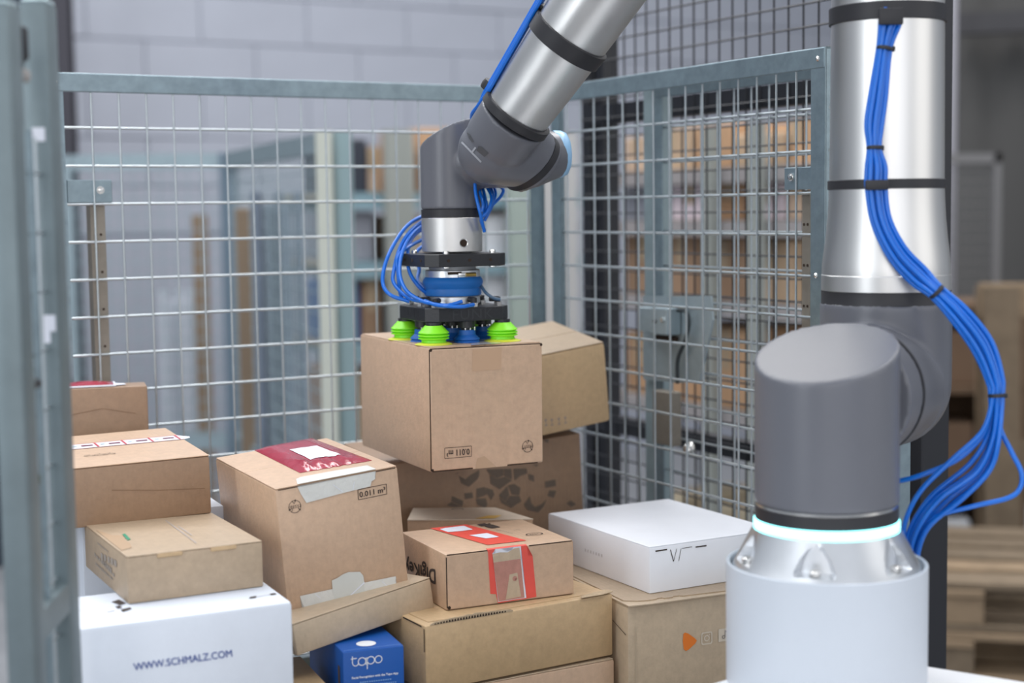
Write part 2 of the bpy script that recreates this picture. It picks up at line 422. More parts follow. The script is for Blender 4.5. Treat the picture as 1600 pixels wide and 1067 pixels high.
cage = thing('mesh_cage', 'galvanized wire mesh cage whose two sides meet behind the pile of cartons', 'cage', CC + Vector((0, 0, ZB)))
oc = Vector((0, 0, -ZB))
ML = MP(oc, dl)                                   # z = towards viewer (x cross up)
MR_ = MP(oc, dr)
SL0, SL1 = -.9123, -.005
left = mesh_side(cage, ML, SL0, SL1, [-.8379 + .0444 * k for k in range(19)], ROWS, ZB, ZT)
right = mesh_side(cage, MR_, .02, .770, [.7019 - .0453 * k for k in range(15)], ROWS, ZB, ZT)
def flat_uv(px, py, P, d, n, off=0.):
    p = onplane(px, py, P + n * off, n) - P; return (p.dot(d), p.z)
for pan, d, n, (bx0, by0, bx1, by1), bolt, (sx0, sx1, sy) in ((left, dl, nl, (107, 281, 176, 317), (158, 297), (140, 163, 330)), (right, dr, nr, (1221, 260, 1268, 297), (1232, 277), (1256, 1268, 420))):
    a = flat_uv(bx0, by1, CC, d, n); c = flat_uv(bx1, by0, CC, d, n)
    b = MB(); b.box(((a[0] + c[0]) / 2, (a[1] + c[1]) / 2, -.007), (abs(c[0] - a[0]), c[1] - a[1], .0035), None, .0008, 1)
    b.box(((a[0] + c[0]) / 2, c[1] - .002, -.016), (abs(c[0] - a[0]), .003, .02)); b.build('bracket', GALV, pan, 0)
    q = flat_uv(*bolt, CC, d, n)
    b = MB(); b.lathe([(.0062, 0), (.0062, .0015), (.0042, .0015), (.0036, .0045), (.001, .0052)], 16, Matrix.Translation((q[0], q[1], -.0052))); b.build('bolt', STEEL, pan)
    u0 = flat_uv(sx0, sy, CC, d, n, .02)[0]; u1 = flat_uv(sx1, sy, CC, d, n, .02)[0]
    b = MB(); z1 = a[1] - .001
    b.box(((u0 + u1) / 2, (z1 + ZB) / 2, -.018), (u1 - u0, z1 - ZB, .003)); b.box((u0 + .0015, (z1 + ZB) / 2, -.030), (.003, z1 - ZB, .022)); b.box((u1 - .0015, (z1 + ZB) / 2, -.030), (.003, z1 - ZB, .022))
    b.build('perforated_strut', mat('strut_steel', (.30, .27, .23), .55, .5, .2, 30), pan, 0)
    b = MB()
    for k in range(12):
        for e in (-.004, .004): b.cyl(((u0 + u1) / 2 + e, z1 - .05 - k * .06, -.0163), ((u0 + u1) / 2 + e, z1 - .05 - k * .06, -.0158), .0022, 8)
    w = b.build('perforation', SEAM, pan); w['kind'] = 'stuff'
for pan, u, z in ((left, SL0 + .018, ZT - .016), (right, .755, ZT - .016), (right, .752, -.10)):
    b = MB(); b.lathe([(.004, 0), (.004, .001), (.0022, .003), (.0008, .0034)], 12, Matrix.Translation((u, z, .0015))); b.build('rivet', STEEL, pan)
# deck and legs
b = MB(); p4 = [CC - dl * 1.28 + nl * -.03, CC - dl * 1.28 + dr * 1.12, CC + dr * 1.12, CC]
poly = [((p - CC).x, (p - CC).y) for p in p4]
b.prism(poly, -.03, -.002); b.build('deck', mat('deck_board', (.20, .17, .13), .8, 0, .3, 20), cage, 0)
for p in p4:
    c = (p - CC) * .96 + (p4[0] + p4[2] - CC * 2) * .02
    b = MB(); b.box((c.x, c.y, -.35), (.05, .05, .64)); b.build('leg', GALP, cage, 0)
    b = MB(); b.cyl((c.x, c.y, -.7), (c.x, c.y, -.67), .035, 16); b.build('foot', BLK, cage)
# ------------------------------------------------------------------ neighbouring cage, just behind the right side
OFF = .088
c2 = CC + nr * OFF
u_post = flat_uv(1014, 300, CC, dr, nr, OFF)[0]
cage2 = thing('neighbour_cage', 'second galvanized mesh side with a latch post, close behind the right side of the cage', 'cage', c2 + Vector((0, 0, -1.5)))
M2 = MP(Vector((0, 0, 1.5)), dr)
p2 = mesh_side(cage2, M2, u_post + .012, u_post + .62, [u_post + .06 + .0445 * k for k in range(12)], [.1393 - .0603 * k + .001 for k in range(22)], -1.3, .222)
b = MB(); b.box((u_post, -.64, -.02), (.034, 1.72, .04), M2, .002, 1); b.build('post', mat('gate_post_steel', (.36, .45, .48), .45, .55, .2, 20), cage2, 0)
# latch of the second side: backing plate, bolt slide, arm, lock body
def uv2(px, py): return flat_uv(px, py, CC, dr, nr, OFF)
P = [uv2(*p) for p in ((1012, 462), (1118, 462), (1121, 500), (1100, 595), (1068, 598), (1012, 592))]
b = MB(); b.prism(P, .006, .010, M2); b.build('latch_plate', mat('latch_zinc', (.42, .50, .54), .4, .6, .15, 30), cage2, 0)
a, c = uv2(1020, 515), uv2(1048, 480)
b = MB(); b.box(((a[0] + c[0]) / 2, (a[1] + c[1]) / 2, .022), (abs(c[0] - a[0]), abs(c[1] - a[1]), .022), M2, .002, 1); b.build('latch_slide', mat('latch_zinc', (0, 0, 0)), cage2, 0)
a, c = uv2(1046, 520), uv2(1072, 480)
b = MB(); b.box(((a[0] + c[0]) / 2, (a[1] + c[1]) / 2, .026), (abs(c[0] - a[0]), abs(c[1] - a[1]), .03), M2, .003, 2); b.build('lock_body', mat('latch_zinc', (0, 0, 0)), cage2, 0)
for px, py, r, m in ((1054, 500, .0035, SEAM), (1066, 498, .0045, STEEL)):
    q = uv2(px, py); b = MB(); b.cyl(M2 @ Vector((q[0], q[1], .040)), M2 @ Vector((q[0], q[1], .044)), r, 14); b.build('lock_button', m, cage2)
pts = [M2 @ Vector((*uv2(*p), .02)) for p in ((1074, 484), (1087, 486), (1091, 505), (1086, 530), (1074, 560), (1073, 598))]
b = MB(); b.tube(spline(pts, 5), .0035, 8); b.build('latch_arm', mat('latch_dark', (.06, .07, .075), .5, .6), cage2)
a, c = uv2(1036, 522), uv2(1068, 533)
b = MB(); b.box(((a[0] + c[0]) / 2, (a[1] + c[1]) / 2, .012), (abs(c[0] - a[0]), abs(c[1] - a[1]), .012), M2, .002, 1); b.build('latch_slot', SEAM, cage2, 0)
a, c = uv2(1036, 690), uv2(1066, 612)
b = MB(); b.box(((a[0] + c[0]) / 2, (a[1] + c[1]) / 2, .012), (abs(c[0] - a[0]), abs(c[1] - a[1]), .022), M2, .002, 1); b.build('lower_catch', mat('strut_steel', (0, 0, 0)), cage2, 0)
q = uv2(1088, 700); b = MB(); b.lathe([(.012, 0), (.012, .006), (.008, .012), (.003, .015)], 16, M2 @ Matrix.Translation((q[0], q[1], .012))); b.build('catch_bolt', STEEL, cage2)
# ------------------------------------------------------------------ black safety fence further back
BP = unp(1222, 160, 2.66); BP.z = 0
def uvb(px, py): return flat_uv(px, py, BP, dr, nr)
bf = thing('safety_fence', 'tall black mesh safety fence behind the galvanized cage and the robot', 'fence', (BP.x, BP.y, -1.5))
MB_ = MP(Vector((0, 0, 1.5)), dr)
ub = [uvb(917, 400)[0], uvb(938, 400)[0]]; ue = uvb(1443, 880)[0]
for u, w in ((ub[0], .031), (ub[1], .028)):
    b = MB(); b.box((u, -.35, -.02), (w, 2.3, .04), MB_, .002, 1); b.build('post', BFEN, bf, 0)
    b = MB(); b.box((u, -1.495, -.02), (.12, .01, .12), MB_); b.build('foot_plate', BFEN, bf, 0)
b = MB(); b.box((ue, -.3, .0), (.050, 2.4, .058), MB_, .003, 1); b.build('post', BFEN, bf, 0)
b = MB(); b.box((ue, -1.495, .0), (.16, .01, .16), MB_); b.build('foot_plate', BFEN, bf, 0)
for (pa, pb) in (((1268, 125), (1268, 161)), ((1150, 688), (1150, 716))):
    z1 = uvb(*pa)[1]; z0 = uvb(*pb)[1]
    b = MB(); b.box(((ub[0] + ue) / 2, (z0 + z1) / 2, -.01), (ue - ub[0], z1 - z0, .03), MB_); b.build('rail', BFEN, bf, 0)
zr = uvb(1290, 2)[1]
z0, z1 = -1.38, .75
b = MB(); b.cyl((0, z0, 0), (0, z1, 0), .0018, 6); mv = b.mesh('wire'); mv.materials.append(BFEN)
b = MB(); b.cyl((ub[0], 0, 0), (ue, 0, 0), .0018, 6); mh = b.mesh('wire'); mh.materials.append(BFEN)
CP = .0386
n = int((ue - ub[0]) / CP)
for k in range(1, n + 1):
    o = bpy.data.objects.new('wire', mv); COL.objects.link(o); o.parent = bf; o.matrix_local = MB_ @ Matrix.Translation((ub[0] + CP * k, 0, .006))
zz = zr
while zz + CP < z1: zz += CP
while zz > z0:
    o = bpy.data.objects.new('wire', mh); COL.objects.link(o); o.parent = bf; o.matrix_local = MB_ @ Matrix.Translation((0, zz, .010)); zz -= CP
# ------------------------------------------------------------------ open gate, near left
ga = unp(71, 300, 1.60); gb = unp(12, 300, 1.45)
gate = thing('open_gate', 'galvanized mesh gate standing open, seen edge-on and close at the left', 'gate', (ga.x, ga.y, -1.5))
for p, w, zt in ((ga, .0275, aty(60, 6, ga.y).z), (gb, .0270, aty(6, 8, gb.y).z)):
    q = Vector((p.x - ga.x, p.y - ga.y, 0))
    b = MB(); h = zt + .797
    b.box((q.x, q.y, .703 + h / 2), (w, .04, h), None, .003, 2); st = b.build('stile', GALP, gate)
    b = MB(); b.box((q.x, q.y, .7045 + h), (w * .9, .036, .003), None, .001, 1); b.build('end_cap', mat('cap_light', (.55, .68, .72), .4, .4), gate)
v = Vector((gb.x - ga.x, gb.y - ga.y, 0))
for z in (.73, 1.1):
    b = MB(); b.bar((0, 0, z), (v.x, v.y, z), .025, .03); b.build('rail', GALP, gate, 0)
b = MB(); b.cyl((0, 0, 0), (v.x, v.y, 0), .0018, 8); mh = b.mesh('wire'); mh.materials.append(GALW)
for k in range(14):
    o = bpy.data.objects.new('wire', mh); COL.objects.link(o); o.parent = gate; o.location = (0, 0, .76 + .0603 * k)
b = MB(); b.cyl((0, 0, .72), (0, 0, 1.58), .0018, 8); mv = b.mesh('wire'); mv.materials.append(GALW)
for k in range(1, 4):
    o = bpy.data.objects.new('wire', mv); COL.objects.link(o); o.parent = gate; o.location = (v.x * k / 4, v.y * k / 4, 0)
def gpart(px, py, d, size, m, name, bev=.004):
    p = unp(px, py, d); b = MB(); b.box((p.x - ga.x, p.y - ga.y, p.z + 1.5), size, None, bev); return b.build(name, m, gate)
gpart(24, 68, 1.50, (.022, .02, .034), mat('hinge_dark', (.03, .03, .035), .5, .3), 'hinge'); gpart(24, 70, 1.485, (.011, .012, .018), mat('hinge_light', (.30, .28, .27), .6), 'hinge_pin')
gpart(24, 118, 1.50, (.026, .02, .013), mat('hinge_light', (0, 0, 0)), 'hinge_block'); gpart(22, 100, 1.5, (.018, .016, .012), mat('hinge_dark', (0, 0, 0)), 'hinge_block')
gpart(44, 600, 1.50, (.022, .02, .010), mat('hinge_dark', (0, 0, 0)), 'strap'); gpart(44, 265, 1.53, (.005, .012, .014), mat('brass', (.35, .24, .06), .4, .6), 'fitting', .002)
gpart(50, 752, 1.53, (.006, .012, .010), mat('yellow_mark', (.6, .5, .05), .5), 'fitting', .002)
p = unp(47, 300, 1.52); b = MB(); b.cyl((p.x - ga.x, p.y - ga.y, .72), (p.x - ga.x, p.y - ga.y, 1.585), .0045, 16); b.build('lock_rod', GALV, gate)
for (px, py, w, h) in ((60, 210, .0135, .014), (77, 505, .013, .017), (73, 527, .008, .012)):
    p = unp(px, py, ga.y / math.cos(PITCH) * .985); y = ga.y - .0204
    p = aty(px, py, y); b = MB(); b.box((p.x - ga.x, p.y - ga.y, p.z + 1.5), (w, .0006, h)); b.build('sticker', PAP, gate, 0)

# ------------------------------------------------------------------ robot table and pedestal
BX, BY = .3662, 1.780                                   # axis of the robot base
ZTAB = -.5605
TP = onz(1287, 1014, ZTAB); TL = onz(1137, 1059, ZTAB); TR = onz(1600, 1064, ZTAB)
t = thing('robot_table', 'white table top carrying the robot pedestal, at the lower right edge', 'table', (BX, BY - .2, -1.5))
o0 = Vector((BX, BY - .2, ZTAB))
dL = (TL - TP).normalized(); dR = (TR - TP).normalized()
poly = [(TP - o0), (TP + dR * .55 - o0), (TP + dR * .55 + Vector((-.1, -.5, 0)) - o0), (TP + dL * .62 + Vector((.1, -.45, 0)) - o0), (TP + dL * .62 - o0)]
b = MB(); b.prism([(p.x, p.y) for p in poly], ZTAB + 1.5 - .025, ZTAB + 1.5)
bmesh.ops.bevel(b.bm, geom=list(b.bm.edges), offset=.004, segments=2, affect='EDGES'); b.build('table_top', WTB, t)
for x, y in ((.0, .02), (.18, -.30), (-.16, -.28), (.17, -.02)):
    b = MB(); b.box((x, y, (ZTAB + 1.475) / 2), (.045, .045, ZTAB + 1.475)); b.build('leg', GALP, t, 0)
zrim = aty(1291, 876, BY).z
ped = thing('pedestal', 'white cylindrical pedestal tube under the robot, on the white table', 'pedestal', (BX, BY, ZTAB))
RP = .1168
h = zrim - ZTAB
b = MB(); b.lathe([(RP, 0), (RP, h - .001), (RP - .001, h), (RP - .0035, h), (RP - .0045, h - .001), (RP - .0045, h - .05), (RP - .0045, .004), (.0005, .004)], 96, None, False)
b.build('tube', WHT, ped)
# ------------------------------------------------------------------ robot arm
arm = thing('industrial_robot', 'grey and silver jointed robot with a lit ring, standing on the white pedestal', 'robot', (BX, BY, zrim))
A0 = Vector((BX, BY, zrim))
def L3(v): return Vector(v) - A0
AX2 = Vector((.5, .866, 0)).normalized()
zring = aty(1288, 819, BY).z; zgrey = aty(1288, 784, BY).z + .0
zrt, zrb = aty(1288, 808, BY).z, aty(1288, 822, BY).z
RB = .0835
# base casting with pockets for the mounting bolts
zc0, zc1 = zrim - .035, zrb - .0005
rc0, rc1 = .1095, .0855
b = MB(); NT, NZ = 360, 30; rows = []
pock = [R_(-19 + 60 * k) for k in range(6)]
for j in range(NZ + 1):
    f_ = j / NZ; z = zc0 + (zc1 - zc0) * f_
    g = max(0, (z - zrim + .004) / (zc1 - zrim + .004))
    r = rc0 + (rc1 - rc0) * (g ** .92)
    row = []
    for i in range(NT):
        th = 2 * math.pi * i / NT; rr = r
        for p in pock:
            dth = (th - (math.pi * 1.5 + p) + math.pi) % (2 * math.pi) - math.pi
            tt = abs(r * math.sin(dth)) if abs(dth) < 1 else 9
            zz0, zz1 = zrim + .004, zrim + .039
            if zz0 < z < zz1 and tt < .022 * (1 - ((z - zz0) / (zz1 - zz0)) ** 1.7): rr = min(rr, .0865)
        row.append(b.bm.verts.new((rr * math.cos(th), rr * math.sin(th), z - zrim)))
    rows.append(row)
for A, B_ in zip(rows, rows[1:]):
    for i in range(NT): b.bm.faces.new((A[i], A[(i + 1) % NT], B_[(i + 1) % NT], B_[i]))
b.bm.faces.new(list(reversed(rows[0]))); b.bm.faces.new(rows[-1])
base = b.build('base_flange', ALUB, arm, 35)
for p in pock:
    a = math.pi * 1.5 + p; c = Vector((.097 * math.cos(a), .097 * math.sin(a), .004))
    b = MB(); b.lathe([(.0065, 0), (.0065, .005), (.0055, .006), (.0035, .006), (.0035, .003), (.0003, .003)], 18, Matrix.Translation(c), False); b.build('bolt', STEEL, base)
b = MB(); b.lathe([(RB, zrb - zrim), (RB + .001, zrb - zrim + .002), (RB + .001, zrt - zrim - .002), (RB, zrt - zrim)], 96); b.build('light_ring', GLOW, arm)
b = MB(); b.lathe([(RB - .002, zrt - zrim), (RB - .0005, zrt - zrim + .0005), (RB - .0005, zgrey - zrim - .003), (RB - .003, zgrey - zrim - .002)], 96); b.build('black_ring', BLK, arm)
b = MB(); b.lathe([(RB - .002, zgrey - zrim - .004), (RB - .0015, zgrey - zrim - .002), (RB - .0025, zgrey - zrim)], 96); b.build('steel_ring', STEEL, arm)
# shoulder: upright barrel with a slanted cap, and the sideways stub
zcap = aty(1288, 549, BY).z; zA = aty(1380, 598, BY + .2).z
UX = Vector((BX, BY, 0)) + AX2 * .236; UY = UX.y; UX = UX.x           # axis of the upper arm
b = MB(); n = 96
top = []; bot = []
for k in range(n):
    x, y = RB * math.cos(2 * math.pi * k / n), RB * math.sin(2 * math.pi * k / n)
    bot.append(b.bm.verts.new((x, y, zgrey - zrim))); top.append(b.bm.verts.new((x, y, zcap - zrim + .30 * y + .17 * x)))
b.bm.faces.new(list(reversed(bot))); b.bm.faces.new(top)
for k in range(n): b.bm.faces.new((bot[k], bot[(k + 1) % n], top[(k + 1) % n], top[k]))
p0 = Vector((0, 0, zA - zrim)); b.cyl(p0 + AX2 * .064, p0 + AX2 * .119, RB - .002, 80)
remeshed(b, 'shoulder_housing', GREY, arm, .0028, 6)
b = MB(); b.cyl(p0 + AX2 * .1160, p0 + AX2 * .1228, RB - .0008, 96); b.build('joint_seam', BLK, arm)
pu = p0 + AX2 * .236; zr0 = aty(1370, 472, UY).z - zrim; zr1 = aty(1370, 453, UY).z - zrim
b = MB(); b.cyl(pu, Vector((pu.x, pu.y, zr0)), RB, 80); b.sphere(pu, RB, 48); b.cyl(p0 + AX2 * .121, pu, RB - .002, 80)
remeshed(b, 'upper_arm_housing', GREY, arm, .0028, 5)
b = MB(); b.lathe([(RB - .001, zr0 - .001), (RB - .0015, zr0), (RB - .0015, zr1)], 96, Matrix.Translation((pu.x, pu.y, 0))); b.build('black_ring', BLK, arm)
zs = [aty(1370, y, UY).z - zrim for y in (428, 415, 395, 370, 340, 310, 280)]
rs = [.0815, .0812, .0792, .0766, .0742, .0728, .0720]
ZELB = .60
b = MB(); b.lathe([(.0815, zr1), (.0820, zr1 + .0005), (.0820, zs[0] - .0008), (.0814, zs[0])] + list(zip(rs[1:], zs[1:])) + [(.0700, .30 - zrim), (.0700, ZELB - .10 - zrim)], 96, Matrix.Translation((pu.x, pu.y, 0)))
b.build('upper_arm_tube', ALU, arm, 25)
def strap(px0, py0, py1, r, name='strap'):
    z0 = aty(px0, py1, UY).z - zrim; z1 = aty(px0, py0, UY).z - zrim
    b = MB(); b.lathe([(r - .002, z0), (r, z0 + .0008), (r, z1 - .0008), (r - .002, z1)], 96, Matrix.Translation((pu.x, pu.y, 0))); return b.build(name, BLK, arm)
strap(1370, 281, 296, .0745); strap(1368, 12, 39, .0735)
# forearm
HX = Vector((-.866, .5, 0))
PA = Vector((.00995, 2.17, 0)); PA.z = aty(811, 180, PA.y).z
PB = Vector((.0825, 2.128, 0)); PB.z = aty(893, 62, PB.y).z
FD = (PB - PA).normalized()
tE = .478; PE = PA + FD * (tE / math.hypot(FD.x, FD.y) * 1.0)
def fcyl(t0, t1, r0, r1, name, m, n=80, extra=None):
    q = Vector((0, 0, 1)).rotation_difference(FD).to_matrix().to_4x4()
    b = MB(); b.lathe([(r0, t0), (r1, t1)] if extra is None else extra, n, Matrix.Translation(L3(PA)) @ q); return b.build(name, m, arm, 30)
LF = (PE - PA).length
fcyl(0, 0, 0, 0, 'forearm_tube', ALU, 96, [(.0462, .0), (.0474, .03), (.0500, .08), (.0535, .16), (.0570, .26), (.060, .40), (.0615, LF - .08)])
fcyl(0, 0, 0, 0, 'black_ring', BLK, 96, [(.0505, -.006), (.0525, -.005), (.0525, .0065), (.0505, .0075)])
tb = (PB - PA).length
fcyl(0, 0, 0, 0, 'strap', BLK, 96, [(.0535, tb - .013), (.0562, tb - .012), (.0572, tb + .010), (.0545, tb + .011)])
# wrist 1 housing at the end of the forearm
AW = (CX * .60 - CY * .56 + CZ * .57).normalized()
W1 = unp(767, 236, 2.185); WS = unp(826, 250, 2.235); WC = unp(869, 241, 2.285)
b = MB(); b.cyl(L3(PA - FD * .004), L3(PA.lerp(W1, .55)), .0508, 64, .0495); b.sphere(L3(PA.lerp(W1, .6)), .0495, 40); b.sphere(L3(W1), .0475, 40)
b.cyl(L3(W1), L3(WS - AW * .012), .0475, 64, .0480); b.cyl(L3(WS - AW * .040), L3(WS), .0495, 64)
wh = remeshed(b, 'wrist_housing', GREY, arm, .0022, 8)
b = MB(); b.cyl(L3(WS - AW * .002), L3(WS + AW * .0085), .0500, 72); b.build('joint_seam', BLK, arm)
XC = (CX * .985 + CZ * .10 + CY * .06).normalized()
WL = unp(827, 249, 2.262); W2 = Vector((-.089, 2.34, WL.z))
b = MB(); b.cyl(L3(WS + AW * .006), L3(WS + AW * .016), .0490, 64, .047); b.sphere(L3(WL), .0425, 40); b.cyl(L3(WL), L3(WC), .0425, 56, .0345)
b.cyl(L3(WL + CZ * .02), L3(W2), .040, 56)
zk = aty(708, 327, 2.34).z; g = .50
pc = aty(660, 233, 2.34 + .01)
top = []; bot = []; n = 72; RW = .0462; hd = Vector((.866, -.5))
for k in range(n):
    x, y = RW * math.cos(2 * math.pi * k / n), RW * math.sin(2 * math.pi * k / n)
    bot.append(b.bm.verts.new(L3((W2.x + x, W2.y + y, zk)))); top.append(b.bm.verts.new(L3((W2.x + x, W2.y + y, pc.z + .002 + g * (x * hd.x + y * hd.y + RW * .86)))))
b.bm.faces.new(list(reversed(bot))); b.bm.faces.new(top)
for k in range(n): b.bm.faces.new((bot[k], bot[(k + 1) % n], top[(k + 1) % n], top[k]))
remeshed(b, 'wrist_joint', GREY, arm, .0022, 6)
q = Vector((0, 0, 1)).rotation_difference(XC).to_matrix().to_4x4()
b = MB(); b.lathe([(.0350, -.003), (.0354, .0), (.0346, .008), (.031, .0155), (.021, .0205), (.001, .0225)], 56, Matrix.Translation(L3(WC)) @ q); b.build('joint_cap', LBL, arm)
b = MB(); b.lathe([(.007, .0227), (.0095, .0225), (.0095, .0218), (.007, .0218)], 24, Matrix.Translation(L3(WC)) @ q, False); b.build('cap_ring', mat('cap_ring_blue', (.16, .33, .58), .4), arm)
# small recessed marks of the wrist housing: dark shallow pockets with a light edge, laid on its skin
from mathutils.bvhtree import BVHTree
tree = BVHTree.FromPolygons([v.co + A0 for v in wh.data.vertices], [tuple(p.vertices) for p in wh.data.polygons])
REC = mat('recess_grey', (.07, .072, .08), .5); REL = mat('recess_edge', (.32, .33, .36), .35)
def on_skin(P, name, m, e):
    V = []
    for px, py in P:
        loc, nrm, _, _ = tree.ray_cast(Vector((0, 0, 0)), ray(px, py).normalized())
        if loc is None: return
        V.append(loc + nrm * e - A0)
    me = bpy.data.meshes.new(name); me.from_pydata(V, [], [tuple(range(len(V)))]); me.update(); link(name, me, arm, (m,))
on_skin([(730, 207), (735, 210), (741, 221), (738, 222), (733, 216)], 'recess', REC, .0008)
on_skin([(748, 228), (753, 229), (764, 239), (757, 245), (745, 235)], 'recess', REC, .0008)
b = MB()
for k in range(8):
    V = []
    for t, o in ((k / 8, -1), ((k + 1) / 8, -1), ((k + 1) / 8, 1), (k / 8, 1)):
        loc, nrm, _, _ = tree.ray_cast(Vector((0, 0, 0)), ray(722 + 30 * t + o * 1.0, 222 + 31 * t - o * 1.0).normalized())
        V.append(b.bm.verts.new((loc + nrm * .0009 if loc is not None else Vector((0, 0, 0)) + W1) - A0))
    b.bm.faces.new(V)
b.build('recess_edge', REL, arm, 0)
on_skin([(737, 237), (743, 229), (745, 231), (739, 239)], 'recess_edge', REL, .0011)
# tool end
def zt(py): return aty(708, py, 2.34).z
def tl(prof, name, m, n=72): 
    b = MB(); b.lathe([(r, z - zrim) for r, z in prof], n, Matrix.Translation((W2.x - BX, W2.y - BY, 0))); return b.build(name, m, arm, 30)
tl([(.0455, zt(328)), (.0462, zt(327)), (.0462, zt(339)), (.0455, zt(340))][::-1], 'black_ring', BLK)
tl([(.0452, zt(341)), (.0460, zt(340.5)), (.0460, zt(392)), (.044, zt(393))][::-1], 'tool_flange', mat('satin_aluminium', (.62, .61, .60), .42, 1., .05, 30, aniso=.4))
a = R_(-90 + 24); b = MB(); c = Vector((W2.x - BX + .0452 * math.cos(a), W2.y - BY + .0452 * math.sin(a), zt(379) - zrim)); dd = Vector((math.cos(a), math.sin(a), 0))
b.cyl(c, c + dd * .0016, .0055, 18); b.build('screw_socket', SEAM, arm)
b = MB(); b.lathe([(.0058, .0012), (.0068, .0016), (.0068, .0004)], 18, Matrix.Translation(c) @ Vector((0, 0, 1)).rotation_difference(dd).to_matrix().to_4x4(), False); b.build('screw_rim', STEEL, arm)
# elbow, above the picture
b = MB(); pe = Vector((pu.x, pu.y, ZELB - zrim)); b.cyl(Vector((pu.x, pu.y, ZELB - .10 - zrim)), pe, .078, 56); b.sphere(pe, .078, 40)
e1 = L3(PE); b.cyl(pe, e1, .070, 56); b.sphere(e1, .070, 40); b.cyl(e1, L3(PE - FD * .085), .068, 56)
remeshed(b, 'elbow_housing', GREY, arm, .004, 5)
# ------------------------------------------------------------------ vacuum gripper
GX, GY = -.089, 2.34
zbox = -.1965
YG = R_(25.3); RG = Matrix.Rotation(YG, 3, 'Z')
grip = thing('vacuum_gripper', 'black vacuum gripper with lime and blue suction cups sitting on the lifted carton', 'gripper', (GX, GY, zbox), RG)
def zg(py): return aty(708, py, GY).z - zbox
def chplate(hx, ch, z0, z1, name, m, parent=grip, rx=None):
    rx = rx or hx
    P = [(-hx + ch, -rx), (hx - ch, -rx), (hx, -rx + ch), (hx, rx - ch), (hx - ch, rx), (-hx + ch, rx), (-hx, rx - ch), (-hx, -rx + ch)]
    b = MB(); b.prism(P, z0, z1); bmesh.ops.bevel(b.bm, geom=[e for e in b.bm.edges if abs(e.verts[0].co.z - e.verts[1].co.z) < 1e-6], offset=.0008, segments=1, affect='EDGES')
    return b.build(name, m, parent, 30)
u0, u1 = zg(414.5), zg(395.2); l0, l1 = zg(497.5), zg(476.5)
up = chplate(.0655, .016, u0, u1, 'adapter_plate', BLKP); lo = chplate(.0675, .016, l0, l1, 'base_plate', BLKP)
for f in (-1, 0, 1):
    for side in (0, 1):
        x = f * .034
        p = Vector((x, -.0657, (u0 + u1) / 2)) if side == 0 else Vector((-.0657, x, (u0 + u1) / 2))
        dd = Vector((0, -1, 0)) if side == 0 else Vector((-1, 0, 0))
        b = MB(); b.cyl(p - dd * .001, p + dd * .0004, .0024, 12); b.build('hole', SEAM, up, 0)
for x, y in ((-.030, -.046), (.046, -.046), (.046, .03), (-.046, .04)):
    b = MB(); b.lathe([(.0045, u1), (.0045, u1 + .004), (.003, u1 + .005)], 12, Matrix.Translation((x, y, 0))); b.build('bolt', STEEL, up)
    b = MB(); b.lathe([(.0055, u0 - .0022), (.0055, u0)], 12, Matrix.Translation((x, y, 0))); b.build('nut', STEEL, up)
def gl(prof, name, m, par=grip, x=0, y=0, n=48, smooth=30):
    b = MB(); b.lathe(prof, n, Matrix.Translation((x, y, 0))); return b.build(name, m, par, smooth)
gl([(.036, l1), (.036, zg(466)), (.041, zg(463)), (.041, zg(436)), (.036, zg(434)), (.036, u0)], 'core', mat('core_grey', (.33, .34, .36), .4, .4))
gl([(.0405, zg(433)), (.0418, zg(432.5)), (.0418, zg(422)), (.0405, zg(421))][::1], 'hose_clamp', ALUB)
gl([(.0398, zg(473)), (.0412, zg(472.5)), (.0412, zg(463)), (.0398, zg(462.5))], 'hose_clamp', ALUB)
gl([(.0405, zg(462)), (.0432, zg(460.5)), (.0438, zg(457)), (.0432, zg(453)), (.0428, zg(450)), (.0455, zg(444)), (.0464, zg(440)), (.0450, zg(435.5)), (.0425, zg(432.5)), (.0408, zg(431))], 'bellows', HOSED, n=64)
b = MB()
cl = Matrix.Rotation(R_(-90), 4, 'Z')
b.box((.005, -.0425, zg(428)), (.03, .006, .007), None, .0015); w = b.build('clamp_screw_housing', STEEL, grip)
b = MB(); b.cyl((.002, -.046, zg(428)), (.018, -.046, zg(428)), .0028, 14); b.build('clamp_screw', mat('brass', (0, 0, 0)), grip)
b = MB(); b.box((-.015, -.0428, zg(425)), (.022, .002, .004)); b.build('clamp_slot', SEAM, grip)
# lettering cut into the plate edges
vs, fs = text_polys('FUNK', 1.1)
for side in (0, 1):
    me = bpy.data.meshes.new('raised_letters')
    hh = (l1 - l0); 
    V = []
    for x, y in vs:
        z = l0 + hh * (.14 + .72 * y)
        if side == 0: V.append((-.030 + .066 * x, -.0679, z))
        else: V.append((-.0679, .046 - .078 * x, z))
    me.from_pydata(V, [], fs); me.update()
    me.materials.append(mat('letter_black', (.026, .028, .033), .5))
    o = bpy.data.objects.new('raised_letters', me); COL.objects.link(o); o.parent = lo
